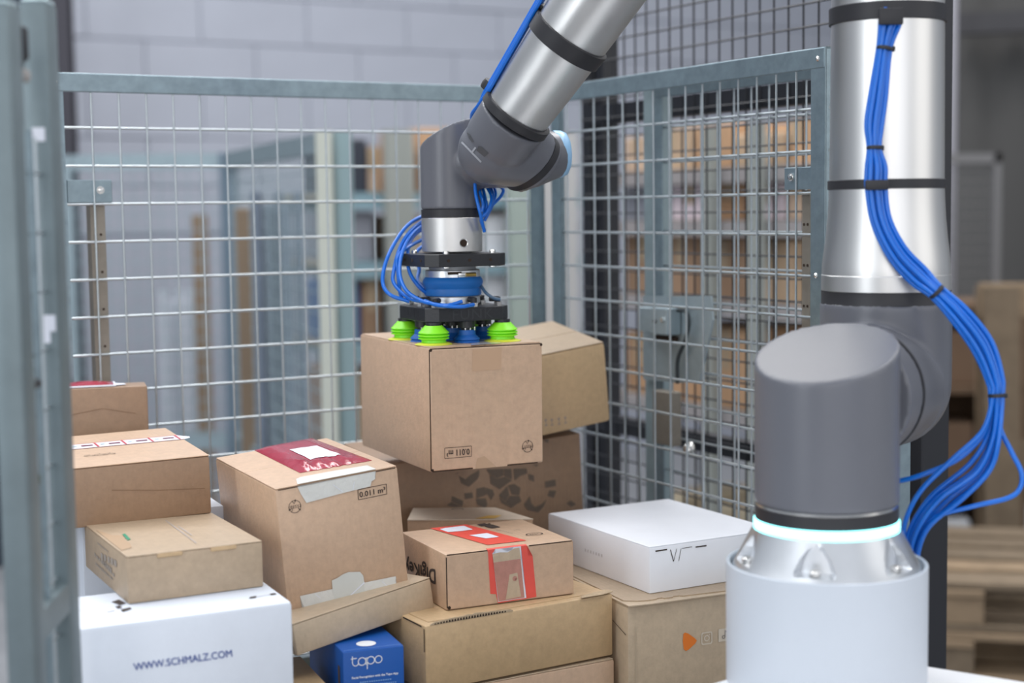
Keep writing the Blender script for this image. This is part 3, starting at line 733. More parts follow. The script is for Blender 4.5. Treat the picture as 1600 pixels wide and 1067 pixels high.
# cups
def lime_cup(x, y):
    k = l0 / .0285
    c = gl([(.013, .0245 * k), (.0150, .0225 * k), (.0200, .0180 * k), (.0228, .0158 * k), (.0230, .0148 * k), (.0196, .0136 * k), (.0232, .0122 * k), (.0234, .0112 * k), (.0196, .0100 * k), (.0232, .0086 * k), (.0230, .0076 * k), (.0180, .0062 * k), (.0186, .0026 * k)][::-1], 'suction_cup', LIME, grip, x, y, 48, 25)
    gl([(.0275, .0), (.0282, .0008), (.0230, .0026), (.018, .0036)], 'cup_lip', YEL, c, x, y, 48, 30)
    gl([(.0118, .0235 * k), (.0118, l0)], 'cup_neck', BLKP, c, x, y, 24)
def blue_cup(x, y):
    k = l0 / .0285
    c = gl([(.0195, .0), (.0200, .0012), (.0178, .0038), (.0198, .0052), (.0192, .0066), (.0135, .0120), (.0128, .0165 * k)], 'suction_cup', BLUS, grip, x, y, 40, 25)
    gl([(.0085, .0160 * k), (.0085, .019 * k), (.0125, .0195 * k), (.0125, l0)], 'cup_neck', BLKP, c, x, y, 24)
    for e in (-.006, .002, .009): gl([(.0012, .016 * k), (.0012, .0205 * k)], 'pin', STEEL, c, x + e, y - .0088, 8)
A_ = .056
for x, y in ((-A_, -A_), (A_, -A_), (-A_, A_), (A_, A_)): lime_cup(x, y)
for x, y in ((0, -.050), (-.050, 0), (0, .050), (.050, 0), (0, 0)): blue_cup(x, y)
# bolts and push-in fittings on the lower plate
for x, y, f in ((-.050, -.050, 1), (.012, -.052, 1), (.052, -.050, 1), (-.052, .045, 1), (-.054, -.005, 1), (.050, .004, 1), (.05, .048, 0)):
    b = MB(); b.lathe([(.0062, l1), (.0062, l1 + .0055), (.0045, l1 + .006)], 6, Matrix.Translation((x, y, 0))); b.build('bolt', STEEL, grip, 20)
    if f:
        b = MB(); dd = Vector((-x, -y, 0)).normalized(); c = Vector((x, y, l1 + .010)) + dd * .003
        b.cyl((x, y, l1 + .005), (x, y, l1 + .013), .0042, 14); b.cyl(c - dd * .004, c + dd * .010, .0042, 14); b.build('push_in_fitting', BLK, grip)
# ------------------------------------------------------------------ hoses
def hose(par, off, ctrl, r=.0030, name='hose', m=HOSE, per=8):
    b = MB(); b.tube([p - off for p in spline(ctrl, per)], r, 10); return b.build(name, m, par)
g0 = Vector((GX, GY, zbox + .06))
gh = thing('gripper_hoses', 'thin blue air hoses looping from behind the wrist down to the gripper', 'hoses', g0)
def P(px, py, d): return unp(px, py, d)
LOOPS = [
 [(690, 330, 2.44), (660, 338, 2.40), (635, 354, 2.37), (612, 388, 2.335), (600, 420, 2.32), (599, 446, 2.31), (612, 462, 2.30), (640, 471, 2.30)],
 [(690, 345, 2.44), (661, 352, 2.40), (640, 371, 2.36), (627, 400, 2.33), (625, 430, 2.31), (635, 454, 2.29), (655, 468, 2.28), (672, 474, 2.27), (700, 477, 2.255), (722, 471, 2.262)],
 [(690, 345, 2.45), (661, 357, 2.41), (642, 375, 2.37), (637, 400, 2.345), (640, 425, 2.33), (652, 445, 2.325), (668, 460, 2.33)],
 [(690, 362, 2.45), (661, 374, 2.40), (638, 386, 2.35), (621, 402, 2.33), (622, 425, 2.325), (624, 450, 2.32), (628, 468, 2.31)],
 [(690, 375, 2.45), (661, 385, 2.42), (650, 398, 2.40), (655, 420, 2.395), (653, 437, 2.38), (664, 452, 2.36)],
 [(688, 340, 2.45), (655, 349, 2.395), (628, 380, 2.35), (615, 425, 2.325), (617, 445, 2.315), (640, 466, 2.295), (668, 472, 2.275)],
 [(740, 476, 2.268), (722, 479, 2.252), (700, 478.5, 2.250), (680, 476, 2.26), (664, 470, 2.28)],
]
for L in LOOPS: hose(gh, g0, [P(*q) for q in L], .0029)
RIGHT = [
 [(742, 270, 2.30), (743, 300, 2.288), (750, 332, 2.285), (757, 362, 2.30)],
 [(757, 285, 2.33), (768, 308, 2.31), (762, 330, 2.30), (752, 342, 2.305), (757, 360, 2.315)],
 [(752, 285, 2.33), (757, 305, 2.315), (760, 322, 2.305), (756, 334, 2.31)],
 [(762, 285, 2.34), (770, 300, 2.32), (768, 318, 2.31), (757, 334, 2.32)],
 [(768, 286, 2.34), (774, 300, 2.325), (770, 318, 2.32), (757, 345, 2.325)],
 [(776, 288, 2.35), (786, 296, 2.34), (782, 307, 2.335), (768, 322, 2.33), (758, 340, 2.33)],
 [(747, 285, 2.33), (750, 300, 2.31), (755, 318, 2.30), (753, 331, 2.30)],
]
for L in RIGHT: hose(gh, g0, [P(*q) for q in L], .0026)
hose(gh, g0, [P(*q) for q in ((752, 447, 2.33), (760, 458, 2.32), (772, 466, 2.315), (782, 468, 2.315))], .0026, 'hose', mat('dark_hose', (.06, .12, .2), .35))
# bundle along the forearm
fh = thing('forearm_hoses', 'blue hose bundle strapped along the left edge of the silver forearm', 'hoses', PB)
fo = PB.copy()
side = FD.cross(CZ).normalized()
if side.x > 0: side = -side
for i in range(5):
    rr = lambda tt: .0462 + .08 * tt * .9 + .0038
    lat = -CZ * (.010 - .0062 * i) 
    pts = []
    for tt in (.30, .22, .14, .085, .03, .0):
        pts.append(PA + FD * tt + side * (rr(tt) + .0035 * (i % 2)) + lat)
    pts.append(P(748 + 1.5 * i, 165, 2.16 + .006 * i)); pts.append(P(738 + 3 * i, 180, 2.19 + .006 * i)); pts.append(P(742 + 3 * i, 196, 2.22 + .006 * i)); pts.append(P(756 + 3 * i, 222, 2.262))
    hose(fh, fo, pts, .0034)
for px, py, w in ((763, 133, .013), (847, 10, .006)):
    c = P(px, py, 2.15 if py > 50 else 2.10); b = MB()
    M = Matrix.Translation(c - fo) @ Vector((0, 0, 1)).rotation_difference(FD).to_matrix().to_4x4()
    b.lathe([(.009, -w / 2), (.010, 0), (.009, w / 2)], 20, M); b.build('cable_tie', BLK, fh)
# bundle down the upper arm, past the shoulder and behind the pedestal
h0 = P(1380, 290, 1.90)
uh = thing('upper_arm_hoses', 'thick bundle of blue air hoses down the upright arm and round the shoulder', 'hoses', h0)
MAIN = [(1393, 14, 1.893, 1.0), (1391, 34, 1.888, 1.0), (1382, 75, 1.888, .62), (1372, 150, 1.888, .8), (1366, 195, 1.888, .8), (1366, 231, 1.888, .55), (1369, 262, 1.888, .95), (1369, 292, 1.888, .95), (1377, 345, 1.888, .9), (1402, 395, 1.884, .95), (1436, 432, 1.880, 1.0), (1463, 456, 1.87, .7),
        (1500, 493, 1.86, .95), (1535, 540, 1.86, 1.05), (1554, 590, 1.86, .8), (1557, 618, 1.86, .62)]
NH = 9
offs = [(math.cos(a) * (.35 if k % 3 == 0 else 1), math.sin(a) * (.35 if k % 3 == 0 else 1)) for k, a in enumerate([2 * math.pi * k / NH for k in range(NH)])]
offs = [(-1, .1), (-.62, -.6), (-.5, .5), (-.2, 0), (.1, -.7), (.15, .55), (.45, -.1), (.7, .5), (1, 0)]
TAIL = {   # after the last tie the hoses fan out
 0: [(1543, 668, 1.87), (1500, 715, 1.875), (1440, 742, 1.88), (1402, 752, 1.90), (1380, 756, 1.93)],
 1: [(1536, 672, 1.86), (1490, 716, 1.865), (1440, 765, 1.87), (1416, 810, 1.89), (1411, 850, 1.91), (1411, 905, 1.93)],
 2: [(1545, 676, 1.87), (1515, 725, 1.875), (1455, 775, 1.885), (1424, 822, 1.90), (1414, 862, 1.915), (1414, 905, 1.93)],
 3: [(1551, 680, 1.875), (1522, 735, 1.88), (1462, 778, 1.885), (1429, 825, 1.90), (1419, 865, 1.915), (1419, 905, 1.93)],
 4: [(1552, 684, 1.86), (1526, 738, 1.865), (1470, 778, 1.87), (1435, 825, 1.885), (1423, 865, 1.91), (1423, 905, 1.93)],
 5: [(1556, 688, 1.875), (1534, 738, 1.88), (1480, 782, 1.885), (1440, 825, 1.90), (1427, 866, 1.915), (1427, 905, 1.93)],
 6: [(1559, 690, 1.865), (1540, 742, 1.87), (1490, 786, 1.875), (1446, 825, 1.89), (1431, 866, 1.91), (1431, 905, 1.93)],
 7: [(1562, 665, 1.87), (1580, 705, 1.865), (1596, 738, 1.86), (1594, 762, 1.86), (1575, 778, 1.86), (1520, 791, 1.865), (1460, 808, 1.88), (1440, 835, 1.90), (1434, 868, 1.915), (1433, 905, 1.93)],
 8: [(1560, 690, 1.855), (1546, 735, 1.86), (1505, 778, 1.865), (1452, 822, 1.88), (1434, 866, 1.905), (1434, 905, 1.93)],
}
for i, (ox, oy) in enumerate(offs):
    pts = []
    for k, (px, py, d, s) in enumerate(MAIN):
        a = MAIN[max(k - 1, 0)]; c = MAIN[min(k + 1, len(MAIN) - 1)]
        tx, ty = c[0] - a[0], c[1] - a[1]; L = math.hypot(tx, ty); nx, ny = -ty / L, tx / L
        w = -15 * s * ox
        pts.append(P(px + nx * w, py + ny * w, d + oy * .008 * s))
    pts += [P(*q) for q in TAIL[i]]
    hose(uh, h0, pts, .0031, per=7)
def tie(px, py, d, dirpx, w):
    c = P(px, py, d); a = (P(px + dirpx[0], py + dirpx[1], d) - c).normalized()
    b = MB(); q = Vector((0, 0, 1)).rotation_difference(a).to_matrix().to_4x4()
    S = Matrix.Diagonal((1, 1, 1, 1)); b.lathe([(w, -.0022), (w + .0008, 0), (w, .0022)], 24, Matrix.Translation(c - h0) @ q); 
    b.box((0, 0, 0), (.006, .006, .006), Matrix.Translation(c - h0 + CX * w) @ q, .001); b.build('cable_tie', BLK, uh)
tie(1382, 76, 1.888, (-10, 60), .0095); tie(1366, 231, 1.888, (0, 60), .0090); tie(1463, 456, 1.87, (40, 40), .0105); tie(1557, 618, 1.86, (2, 40), .0098)
b = MB(); b.box((0, 0, 0), (.0285, .006, .0125), Matrix.Translation(P(1370, 289, 1.878) - h0), .002); b.build('strap_pad', BLK, uh)
b = MB(); b.box((0, 0, 0), (.0300, .006, .0205), Matrix.Translation(P(1392, 25.5, 1.876) - h0), .002); b.build('strap_pad', BLK, uh)

# ------------------------------------------------------------------ cartons
def sc(pose, s): return (tuple(c * s for c in pose[0]), tuple(c * s for c in pose[1]), pose[2])
def dashes(box, face, a, b, n, wdt, fill, m, name='print', jitter=0.3, px=True):
    """a line of print too small to read"""
    a = Vector(box.uv(face, *a)) if px else Vector(a); b = Vector(box.uv(face, *b)) if px else Vector(b)
    P = []
    for k in range(n):
        t0 = (k + random.uniform(0, jitter) * .5) / n; t1 = (k + fill + random.uniform(-jitter, 0) * .3) / n
        P.append(quad_strip(a + (b - a) * t0, a + (b - a) * t1, wdt))
    return box.poly(face, P, name, m, .0007, px=False)
# lifted carton
held = Carton('carton', 'kraft carton hanging under the suction cups, its volume print upside down', ((-.1217, 2.2114, -.3788), (.1841, .2924, .1815), (25.25, .13, .17)), KR)
w, d, h = held.w, held.d, held.h
held.flap('front', (.002, .002), (w - .002, h - .0025), 'end_flap', .0016)
held.flap('top', (.002, .003), (w / 2 - .0005, d - .002), 'top_flap', .0012); held.flap('top', (w / 2 + .0005, .003), (w - .002, d - .002), 'top_flap', .0012)
held.seam('front', [((.0012, .002), (.0012, h - .002)), ((.002, h - .0012), (w - .002, h - .0012)), ((.004, .0010), (w - .01, .0010))], .0016)
for u, v in ((.003, .003), (.003, h - .003), (w - .003, h - .003)): held.poly('front', ring_poly(u, v, .0002, .0022, 0, 6.28, 10), 'corner_hole', SEAM, .0018, px=False)
held.poly('front', [(738, 546), (783, 543), (782, 577), (737, 580)], 'tape', CTAPE, .0019)
held.poly('front', [(737, 582), (784, 579), (792, 728), (738, 734)], 'clear_tape', mat('clear_tape_on_kraft', (.565, .385, .258), .5, 0, .16, 90, .1, 260, coat=.6, coatr=.36), .0018)
held.poly('front', [(745, 716), (756, 712), (765, 720), (775, 730), (742, 733)], 'tape_end', CLT, .0021)
held.poly('top', [(736, 541), (784, 538), (778, 530), (742, 532)], 'clear_tape', mat('tape_sheen', (.62, .56, .52), .08), .0016)
for face, r4, txt in (('front', ((693.3, 699.6), (735, 696.2), (735, 712.3), (693.5, 716)), ((732.6, 700.5), (697, 703.6), (732.8, 709.6))),):
    for a, b in zip(r4, r4[1:] + r4[:1]): held.poly(face, quad_strip(held.uv(face, *a), held.uv(face, *b), .0008), 'printed_frame', INK, .0022, px=False)
    held.text(face, '0.011 m³', *txt, INK, 'volume_print', .0022, bold=.03)
recycle_mark(held, 'front', held.uv('front', 823.4, 697), .0092, True)
for o in held.root.children:
    if o.name.startswith(('printed_mark', 'print')): o.location = (0, -.0016, 0)
# taped carton with the red pouch
b2 = Carton('carton', 'kraft carton with white paper tape on two edges and a red pouch on top', sc(((-.3114, 2.0657, -.5515), (.1814, .277, .1788), (27.47, 1.01, -5.05)), .9615), KR)
w, d, h = b2.w, b2.d, b2.h
b2.flap('top', (.001, .001), (w - .001, d / 2 - .0005), 'top_flap', .0016); b2.flap('top', (.001, d / 2 + .0005), (w - .001, d - .001), 'top_flap', .0016)
b2.seam('front', [((.004, h - .0008), (w - .004, h - .0008))], .0012)
b2.poly('top', [(463, 751), (470, 748), (520, 738.5), (574, 729.5), (588, 735.4), (466, 759.6)], 'paper_tape', PAPT, .0024)
b2.poly('front', [(464, 759.2), (586.5, 735.8), (585, 745), (586, 748), (580, 752), (578.5, 759.5), (530, 771.5), (478.5, 785.5), (470, 772)], 'paper_tape', PAPT, .0009)
b2.poly('front', [(468.4, 931), (519, 920), (618, 900), (619, 904), (617, 907), (619, 911), (616.5, 914), (618.5, 918), (618, 929), (474, 964), (476, 950), (472, 942)], 'paper_tape', PAPT, .0009)
b2.poly('front', [(518, 906.5), (526, 903), (535, 897), (543.8, 893.5), (562, 893), (567, 899), (568.5, 909), (570, 936), (524, 948), (519, 920)], 'paper_tape', mat('paper_tape_two_layers', (.60, .61, .58), .75, 0, .05, 40), .0013)
b2.poly('front', [(568.3, 908.5), (569, 910.5), (531, 949.5), (528.5, 949)], 'tape_crease', PAP, .0018)
for a, b in (((520, 757), (535, 768)), ((553, 752), (551, 765)), ((492, 928), (500, 934)), ((596, 908), (604, 915))): b2.poly('front', quad_strip(b2.uv('front', *a), b2.uv('front', *b), .0007), 'tape_crease', PAP, .0016, px=False)
r4 = ((558.8, 765), (603.4, 756), (604.3, 771.6), (560, 780.8))
for a, b in zip(r4, r4[1:] + r4[:1]): b2.poly('front', quad_strip(b2.uv('front', *a), b2.uv('front', *b), .0008), 'printed_frame', INK, .0007, px=False)
b2.text('front', '0.011 m³', (562, 777), (602, 768.5), (561.2, 768.8), INK, 'volume_print', bold=.03)
recycle_mark(b2, 'front', b2.uv('front', 460.5, 791.3), .0088, False)
# red pouch lying on it
def pouch(box, corners, label, face='top', h0=.0065, m=MAG, name='mail_pouch', e=.0018, cat='pouch', amp=.0045, nx=34, ny=26, crumple=True):
    q = [Vector(box.uv(face, *p)) for p in corners]                # back-left, back-right, front-right, front-left
    mid = sum(q, Vector((0, 0))) / 4; C = box.C + box.R @ box.pt(face, mid, e)
    root = thing(name, label, cat, C, box.R)
    b = MB(); G = []
    for j in range(ny + 1):
        row = []
        for i in range(nx + 1):
            s, t = i / nx, j / ny
            p = (q[0] * (1 - s) + q[1] * s) * (1 - t) + (q[3] * (1 - s) + q[2] * s) * t
            edge = min(1, 6 * min(s, 1 - s)) * min(1, 7 * min(t, 1 - t))
            z = .0006 + h0 * (edge ** .6) * (.75 + .25 * math.sin(3 * s + 1))
            if crumple:
                f_ = max(0, (t - .62) / .38)
                z += edge * f_ * amp * 1.6 * (noise.noise(Vector((s * 9, t * 5, 1))) + .5 * noise.noise(Vector((s * 22, t * 12, 4)))) 
                if t > .9: p = p + (q[3] - q[0]).normalized() * .004 * noise.noise(Vector((s * 14, 3, 2)))
                z += edge * .0006 * noise.noise(Vector((s * 6, t * 6, 7)))
            row.append((p.x - mid.x, p.y - mid.y, max(z, .0004)))
        G.append(row)
    T = [[b.bm.verts.new(v) for v in row] for row in G]; B_ = [[b.bm.verts.new((v[0], v[1], 0)) for v in row] for row in G]
    for j in range(ny):
        for i in range(nx):
            b.bm.faces.new((T[j][i], T[j][i + 1], T[j + 1][i + 1], T[j + 1][i])); b.bm.faces.new((B_[j][i], B_[j + 1][i], B_[j + 1][i + 1], B_[j][i + 1]))
    for i in range(nx):
        for j in (0, ny): b.bm.faces.new((T[j][i], T[j][i + 1], B_[j][i + 1], B_[j][i]))
    for j in range(ny):
        for i in (0, nx): b.bm.faces.new((T[j][i], T[j + 1][i], B_[j + 1][i], B_[j][i]))
    b.build('sleeve', m, root)
    return root, q, mid, G, nx, ny
def pouch_patch(P, s0, s1, t0, t1, name, m, skew=0., n=10, lift=.0007):
    root, q, mid, G, nx, ny = P; b = MB(); V = []
    for j in range(n + 1):
        row = []
        for i in range(n + 1):
            t = t0 + (t1 - t0) * j / n; s = s0 + (s1 - s0) * i / n + skew * (j / n); s = min(max(s, 0), 1)
            x, y = s * nx, t * ny; i0, j0 = min(int(x), nx - 1), min(int(y), ny - 1); a, c = x - i0, y - j0
            v = (Vector(G[j0][i0]) * (1 - a) + Vector(G[j0][i0 + 1]) * a) * (1 - c) + (Vector(G[j0 + 1][i0]) * (1 - a) + Vector(G[j0 + 1][i0 + 1]) * a) * c
            row.append(b.bm.verts.new(v + Vector((0, 0, lift))))
        V.append(row)
    for j in range(n):
        for i in range(n): b.bm.faces.new((V[j][i], V[j][i + 1], V[j + 1][i + 1], V[j + 1][i]))
    o = b.build(name, m, root)
    return o
pp = pouch(b2, ((398, 705.5), (487, 686.8), (581, 721.5), (469, 741)), 'dark red plastic pouch with a white address label on the taped carton')
pouch_patch(pp, .30, .74, .38, .80, 'address_label', PAP)
for s0 in (.80, .84, .88): pouch_patch(pp, s0, s0 + .008, .05, .6, 'fine_print', mat('grey_on_red', (.45, .25, .30), .5), 0, 8)
# white carton at the lower left
b4 = Carton('carton', 'large white carton with blue web address print, beside the open gate', ((-.5263, 1.7169, -.80), (.282, .155, .329), (25.4, 0, 0)), WHC, .006)
b4.text('front', 'WWW.SCHMALZ.COM', (209.5, 1047.7), (363, 1025.6), (208, 1036.4), INKB, 'web_address', bold=.015)
for q in ([(389, 936), (400, 934.6), (401, 931.5), (391, 933)], [(424, 930.5), (433, 929), (429, 926.8), (421, 928.3)]): b4.poly('top', q, 'printed_mark', INK)
dashes(b4, 'top', (402, 933), (423, 929), 6, .003, .6, INKF); dashes(b4, 'top', (168, 957), (180, 954), 3, .004, .7, INKG)
b4.poly('top', [[(174, 941), (186, 937), (197, 943), (188, 946)], [(188, 953), (203, 949), (206, 952), (192, 957)], [(180, 948), (187, 946), (191, 950), (184, 952)]], 'printed_arrow', INK)
b4.seam('top', [((.02, .0775), (.26, .0775))], .0012, m=mat('white_seam', (.45, .48, .55), .8))
# small tan carton on it
b3 = Carton('carton', 'small flat tan carton lying on the large white carton', sc(((-.5002, 1.9491, -.5005), (.1822, .2455, .061), (27.92, .0, -.0)), .94), KL, .002)
w, d, h = b3.w, b3.d, b3.h
b3.flap('top', (.0, .0005), (w, d), 'lid', .0014)
for a, c in (((245.5, 872.5), (285, 866.5)), ((329, 860.5), (369, 855))):
    u0 = b3.uv('front', *a)[0]; u1 = b3.uv('front', *c)[0]
    b3.flap('front', (u0, h - .0045), (u1, h + .0006), 'lid_tab', .0012, KY)
b3.poly('top', [(191, 837), (195.5, 836), (204.5, 845), (199.5, 846.5)], 'green_print', GRN, .0022)
b3.poly('top', [(150, 830), (176, 838), (192, 838.5), (196, 847), (203, 850), (206, 858), (190, 862), (172, 848)], 'tape', mat('tape_on_tan', (.40, .275, .175), .5), .0019)
for a, c, n in (((259, 815.5), (307, 851), 26), ((279, 824.5), (300, 839), 12)): dashes(b3, 'top', a, c, n, .0016, .7, INKF, 'fine_print'); 
for a, c, n, w_ in (((148, 865), (180, 900), 9, .004), ((150, 880), (177, 905), 14, .003), ((158, 868), (184, 881), 5, .008), ((160, 876), (176, 891), 6, .005), ((153, 848), (170, 862), 8, .002)): dashes(b3, 'left', a, c, n, w_, .8, INKG, 'label_print')
for o in b3.root.children:
    if o.name.startswith(('fine_print',)): o.location = (0, 0, .0016)
# brown carton with the printed tape, and the one behind it
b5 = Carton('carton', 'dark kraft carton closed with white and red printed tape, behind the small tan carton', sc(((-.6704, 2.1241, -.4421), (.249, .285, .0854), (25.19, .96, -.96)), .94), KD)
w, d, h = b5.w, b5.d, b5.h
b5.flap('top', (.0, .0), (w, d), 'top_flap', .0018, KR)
def onb5(u0, u1, v0, v1, name, m, e): b5.poly('top', [(u0, v0), (u1, v0), (u1, v1), (u0, v1)], name, m, e, px=False)
va = b5.uv('top', 283, 681.8)[1]; vb = b5.uv('top', 283, 689)[1]
vm = (va + vb) / 2; hw = abs(va - vb) / 2
onb5(0, w, vm - hw, vm + hw, 'printed_tape', mat('tape_white', (.72, .70, .74), .4), .0024)
b5.poly('top', [(w - .001, vm - hw), (w + .010, vm - hw * .6), (w + .012, vm), (w + .004, vm + hw * .5), (w - .001, vm + hw)], 'tape_tail', mat('tape_white', (0, 0, 0)), .0024, px=False, clamp=False)
TR = mat('tape_red', (.55, .04, .07), .5); TDK = mat('tape_maroon', (.16, .01, .06), .5); TCY = mat('tape_cyan', (.12, .42, .52), .5)
onb5(0, w, vm + hw - .0012, vm + hw, 'tape_border', TR, .0028); onb5(0, w, vm - hw, vm - hw + .0012, 'tape_border', mat('tape_pink', (.70, .35, .38), .5), .0028)
for k in range(6):
    u = .012 + k * w / 6
    onb5(u, u + .016, vm - .0034, vm + .0034, 'tape_mark', TDK, .003); onb5(u + .020, u + .0225, vm - hw * .9, vm + hw * .9, 'tape_mark', TR, .003); onb5(u + .027, u + .033, vm - .0012, vm + .0012, 'tape_mark', TCY, .003)
cc = b5.uv('top', 160, 712)
for k, dx in enumerate((-.018, -.004, .010)):
    recycle_mark(b5, 'top', (cc[0] + dx, cc[1] - .003), .0075, k == 1)
for o in b5.root.children:
    if o.name.startswith(('printed_mark', 'print')) and not o.name.startswith('printed_tape'): o.location = (0, 0, .002)
b5.seam('front', [((.10, .047), (.165, .040)), ((.165, .040), (.226, .036))], .0009, 'crease', mat('crease_brown', (.22, .13, .075), .9))
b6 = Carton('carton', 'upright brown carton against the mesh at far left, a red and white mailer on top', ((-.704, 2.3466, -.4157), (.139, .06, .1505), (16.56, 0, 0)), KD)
b6.seam('front', [((.02, .11), (.07, .118)), ((.07, .118), (.12, .108))], .0008, 'crease', mat('crease_brown', (0, 0, 0)))
t = thing('mailer', 'flat red and white mailer lying on the upright brown carton at far left', 'mailer', b6.C + b6.R @ Vector((-.02, 0, b6.h + .0004)), b6.R)
b = MB(); b.box((0, 0, .0016), (.085, .052, .003), None, .0012, 2); b.build('back_sheet', PAP, t)
b = MB()
G = [[(-.041 + .080 * i / 12, -.024 + .046 * j / 6, .0032 + .005 * math.sin(math.pi * i / 12) ** .7 * math.sin(math.pi * (j + .3) / 6.6) + .0006 * noise.noise(Vector((i, j, 3)))) for i in range(13)] for j in range(7)]
V = [[b.bm.verts.new(v) for v in r] for r in G]; Wv = [[b.bm.verts.new((v[0], v[1], .0031)) for v in r] for r in G]
for j in range(6):
    for i in range(12): b.bm.faces.new((V[j][i], V[j][i + 1], V[j + 1][i + 1], V[j + 1][i])); b.bm.faces.new((Wv[j][i], Wv[j + 1][i], Wv[j + 1][i + 1], Wv[j][i + 1]))
for i in range(12):
    for j in (0, 6): b.bm.faces.new((V[j][i], V[j][i + 1], Wv[j][i + 1], Wv[j][i]))
for j in range(6):
    for i in (0, 12): b.bm.faces.new((V[j][i], V[j + 1][i], Wv[j + 1][i], Wv[j][i]))
b.build('red_front', MAG, t)
b = MB(); b.prism([(.041, -.02), (.058, -.012), (.056, .004), (.041, .015)], .001, .0016); b.build('torn_flap', PAP, t)
b18 = Carton('carton', 'tall white carton standing under the printed-tape carton, only slivers showing', ((-.598, 2.0925, -.80), (.2, .33, .3838), (25, 0, 0)), WHC)
b18.seam('front', [((.02, .2), (.18, .2))], .001, 'crease', mat('white_seam', (0, 0, 0)))
# tray-like carton under the taped one
b15 = Carton('carton', 'thin tilted kraft carton wedged under the taped carton', sc(((-.2921, 2.0072, -.5894), (.235, .165, .0434), (40.65, -4, -5.8)), .955), KG)
b15.flap('top', (.0005, .0005), (b15.w - .0005, b15.d), 'lid', .0012)
b15.seam('left', [((b15.d - .004, .0), (b15.d - .012, b15.h - .004))], .0012)
# blue carton
b16 = Carton('carton', 'glossy blue carton with white lettering, half hidden under the thin tilted carton', ((-.2217, 1.918, -.80), (.082, .183, .2415), (21.1, 0, 0)), TBLUE, .003)
# rounded lower-case lettering drawn as strokes
f16 = lambda a, c: b16.uv('front', 500 + .1 * a, 990 + .1 * c)
SW = .0011; Q = []
def stroke(*P):
    for a, c in zip(P, P[1:]): Q.append(quad_strip(f16(*a), f16(*c), SW)); Q.append(ring_poly(*f16(*c), .00001, SW / 2, 0, 6.28, 8))
stroke((505, 355), (505, 455), (512, 480), (528, 497), (550, 503), (575, 496), (598, 470)); stroke((480, 398), (568, 382))
for cx_, cy_, r_ in ((655, 432, 62), (792, 412, 60), (912, 397, 57)): Q += ring_quads(*f16(cx_, cy_), r_ * .1 / 2400 * 1.94 - SW / 2, r_ * .1 / 2400 * 1.94 + SW / 2, 24)
stroke((718, 370), (718, 480)); stroke((737, 368), (737, 545))
b16.poly('front', Q, 'large_print', TWHT, .0007, px=False)
b16.text('front', 'Facial Recognition with the Tapo App', (550, 1062), (622, 1053.6), (549.7, 1057.6), TWHT, 'small_print', bold=.03)
for a, c, n in (((562, 1066), (612, 1060.5), 14), ((566, 1070.5), (620, 1065), 16)): dashes(b16, 'front', a, c, n, .0014, .75, TLB, 'fine_print')
b16.poly('top', ring_poly(*b16.uv('top', 572, 1006), .0001, .013, 0, 6.283, 20), 'hang_sticker', TWHT, .0007, px=False)
b16.poly('left', [(b16.d - .022, b16.h - .058), (b16.d - .014, b16.h - .058), (b16.d - .014, b16.h - .022), (b16.d - .022, b16.h - .022)], 'side_print', mat('gold_print', (.13, .08, .02), .5), .0007, px=False)
b16.seam('top', [((.003, .003), (.079, .003))], .0006, 'edge_line', TLB)  # thin pale line along the front edge of the top
b17 = Carton('carton', 'kraft carton at the bottom edge between white and blue cartons', ((-.2835, 1.883, -.80), (.05, .15, .20), (22, 0, 0)), KY)
b17.flap('top', (0, 0), (.05, .15), 'top_flap', .0012)
# front right pile
b11 = Carton('carton', 'long yellowish kraft carton with a torn corrugated top edge', ((-.1191, 1.9706, -.6297), (.3014, .19, .0890), (31.8, 0, 0)), KY)
w, d, h = b11.w, b11.d, b11.h
b11.flap('top', (.012, .0135), (w - .003, d), 'top_flap', .0010)
P = []; u = .012
random.seed(11)
top = [(.008 + .128 * k / 30, h + .0006 + .0046 * max(0, math.sin(math.pi * k / 30)) ** .5 + random.uniform(-.0006, .0008)) for k in range(31)]
b11.poly('front', top + [(.136, h - .0006), (.008, h - .0006)], 'torn_edge', KTOR, -.0015, px=False, clamp=False, thick=.0012)
for k in range(26):
    x = .014 + .112 * k / 26; t_ = .0008 + .0030 * max(0, math.sin(math.pi * (k + 1) / 28)) ** .6
    b11.poly('front', [(x, h - .0002), (x + .0034, h - .0002), (x + .0026, h + t_), (x + .0008, h + t_ * .8)], 'open_flute', SEAM, -.0001, px=False, clamp=False)
b11.seam('left', [((d - .0015, h - .004), (d - .0015, h - .035)), ((d - .060, h - .001), (d - .008, h - .002))], .002)
b11.poly('top', [(w - .055, -.003), (w - .02, -.004), (w + .001, .001), (w + .001, .016), (w - .03, .010), (w - .05, .006)], 'torn_flap', KTOR, .0016, px=False, clamp=False, thick=.001)
b12 = Carton('carton', 'brown kraft carton under the long yellowish one, at the bottom edge', ((-.111, 1.978, -.80), (.288, .18, .1665), (30, 0, 0)), KR)
b12.flap('top', (.001, .001), (b12.w - .001, b12.d), 'top_flap', .001, KG)
b10 = Carton('carton', 'kraft carton with bright red tape and label pocket, lettering upside down on its side', ((-.0942, 2.042, -.5395), (.195, .168, .0775), (25, 0, 0)), KR)
w, d, h = b10.w, b10.d, b10.h
b10.flap('front', (.0015, .0015), (w - .0015, h - .002), 'end_flap', .0010)
b10.seam('front', [((.002, h - .001), (.062, h - .001)), ((.125, h - .001), (w - .003, h - .001)), ((.0012, .004), (.0012, h - .004))], .0016)
b10.poly('front', ring_poly(.004, .004, .0002, .0025, 0, 6.28, 9), 'corner_hole', SEAM, .0013, px=False)
b10.poly('top', [(761.5, 852), (822.8, 845), (726.6, 819), (671.6, 826)], 'red_tape', RED, .0008)
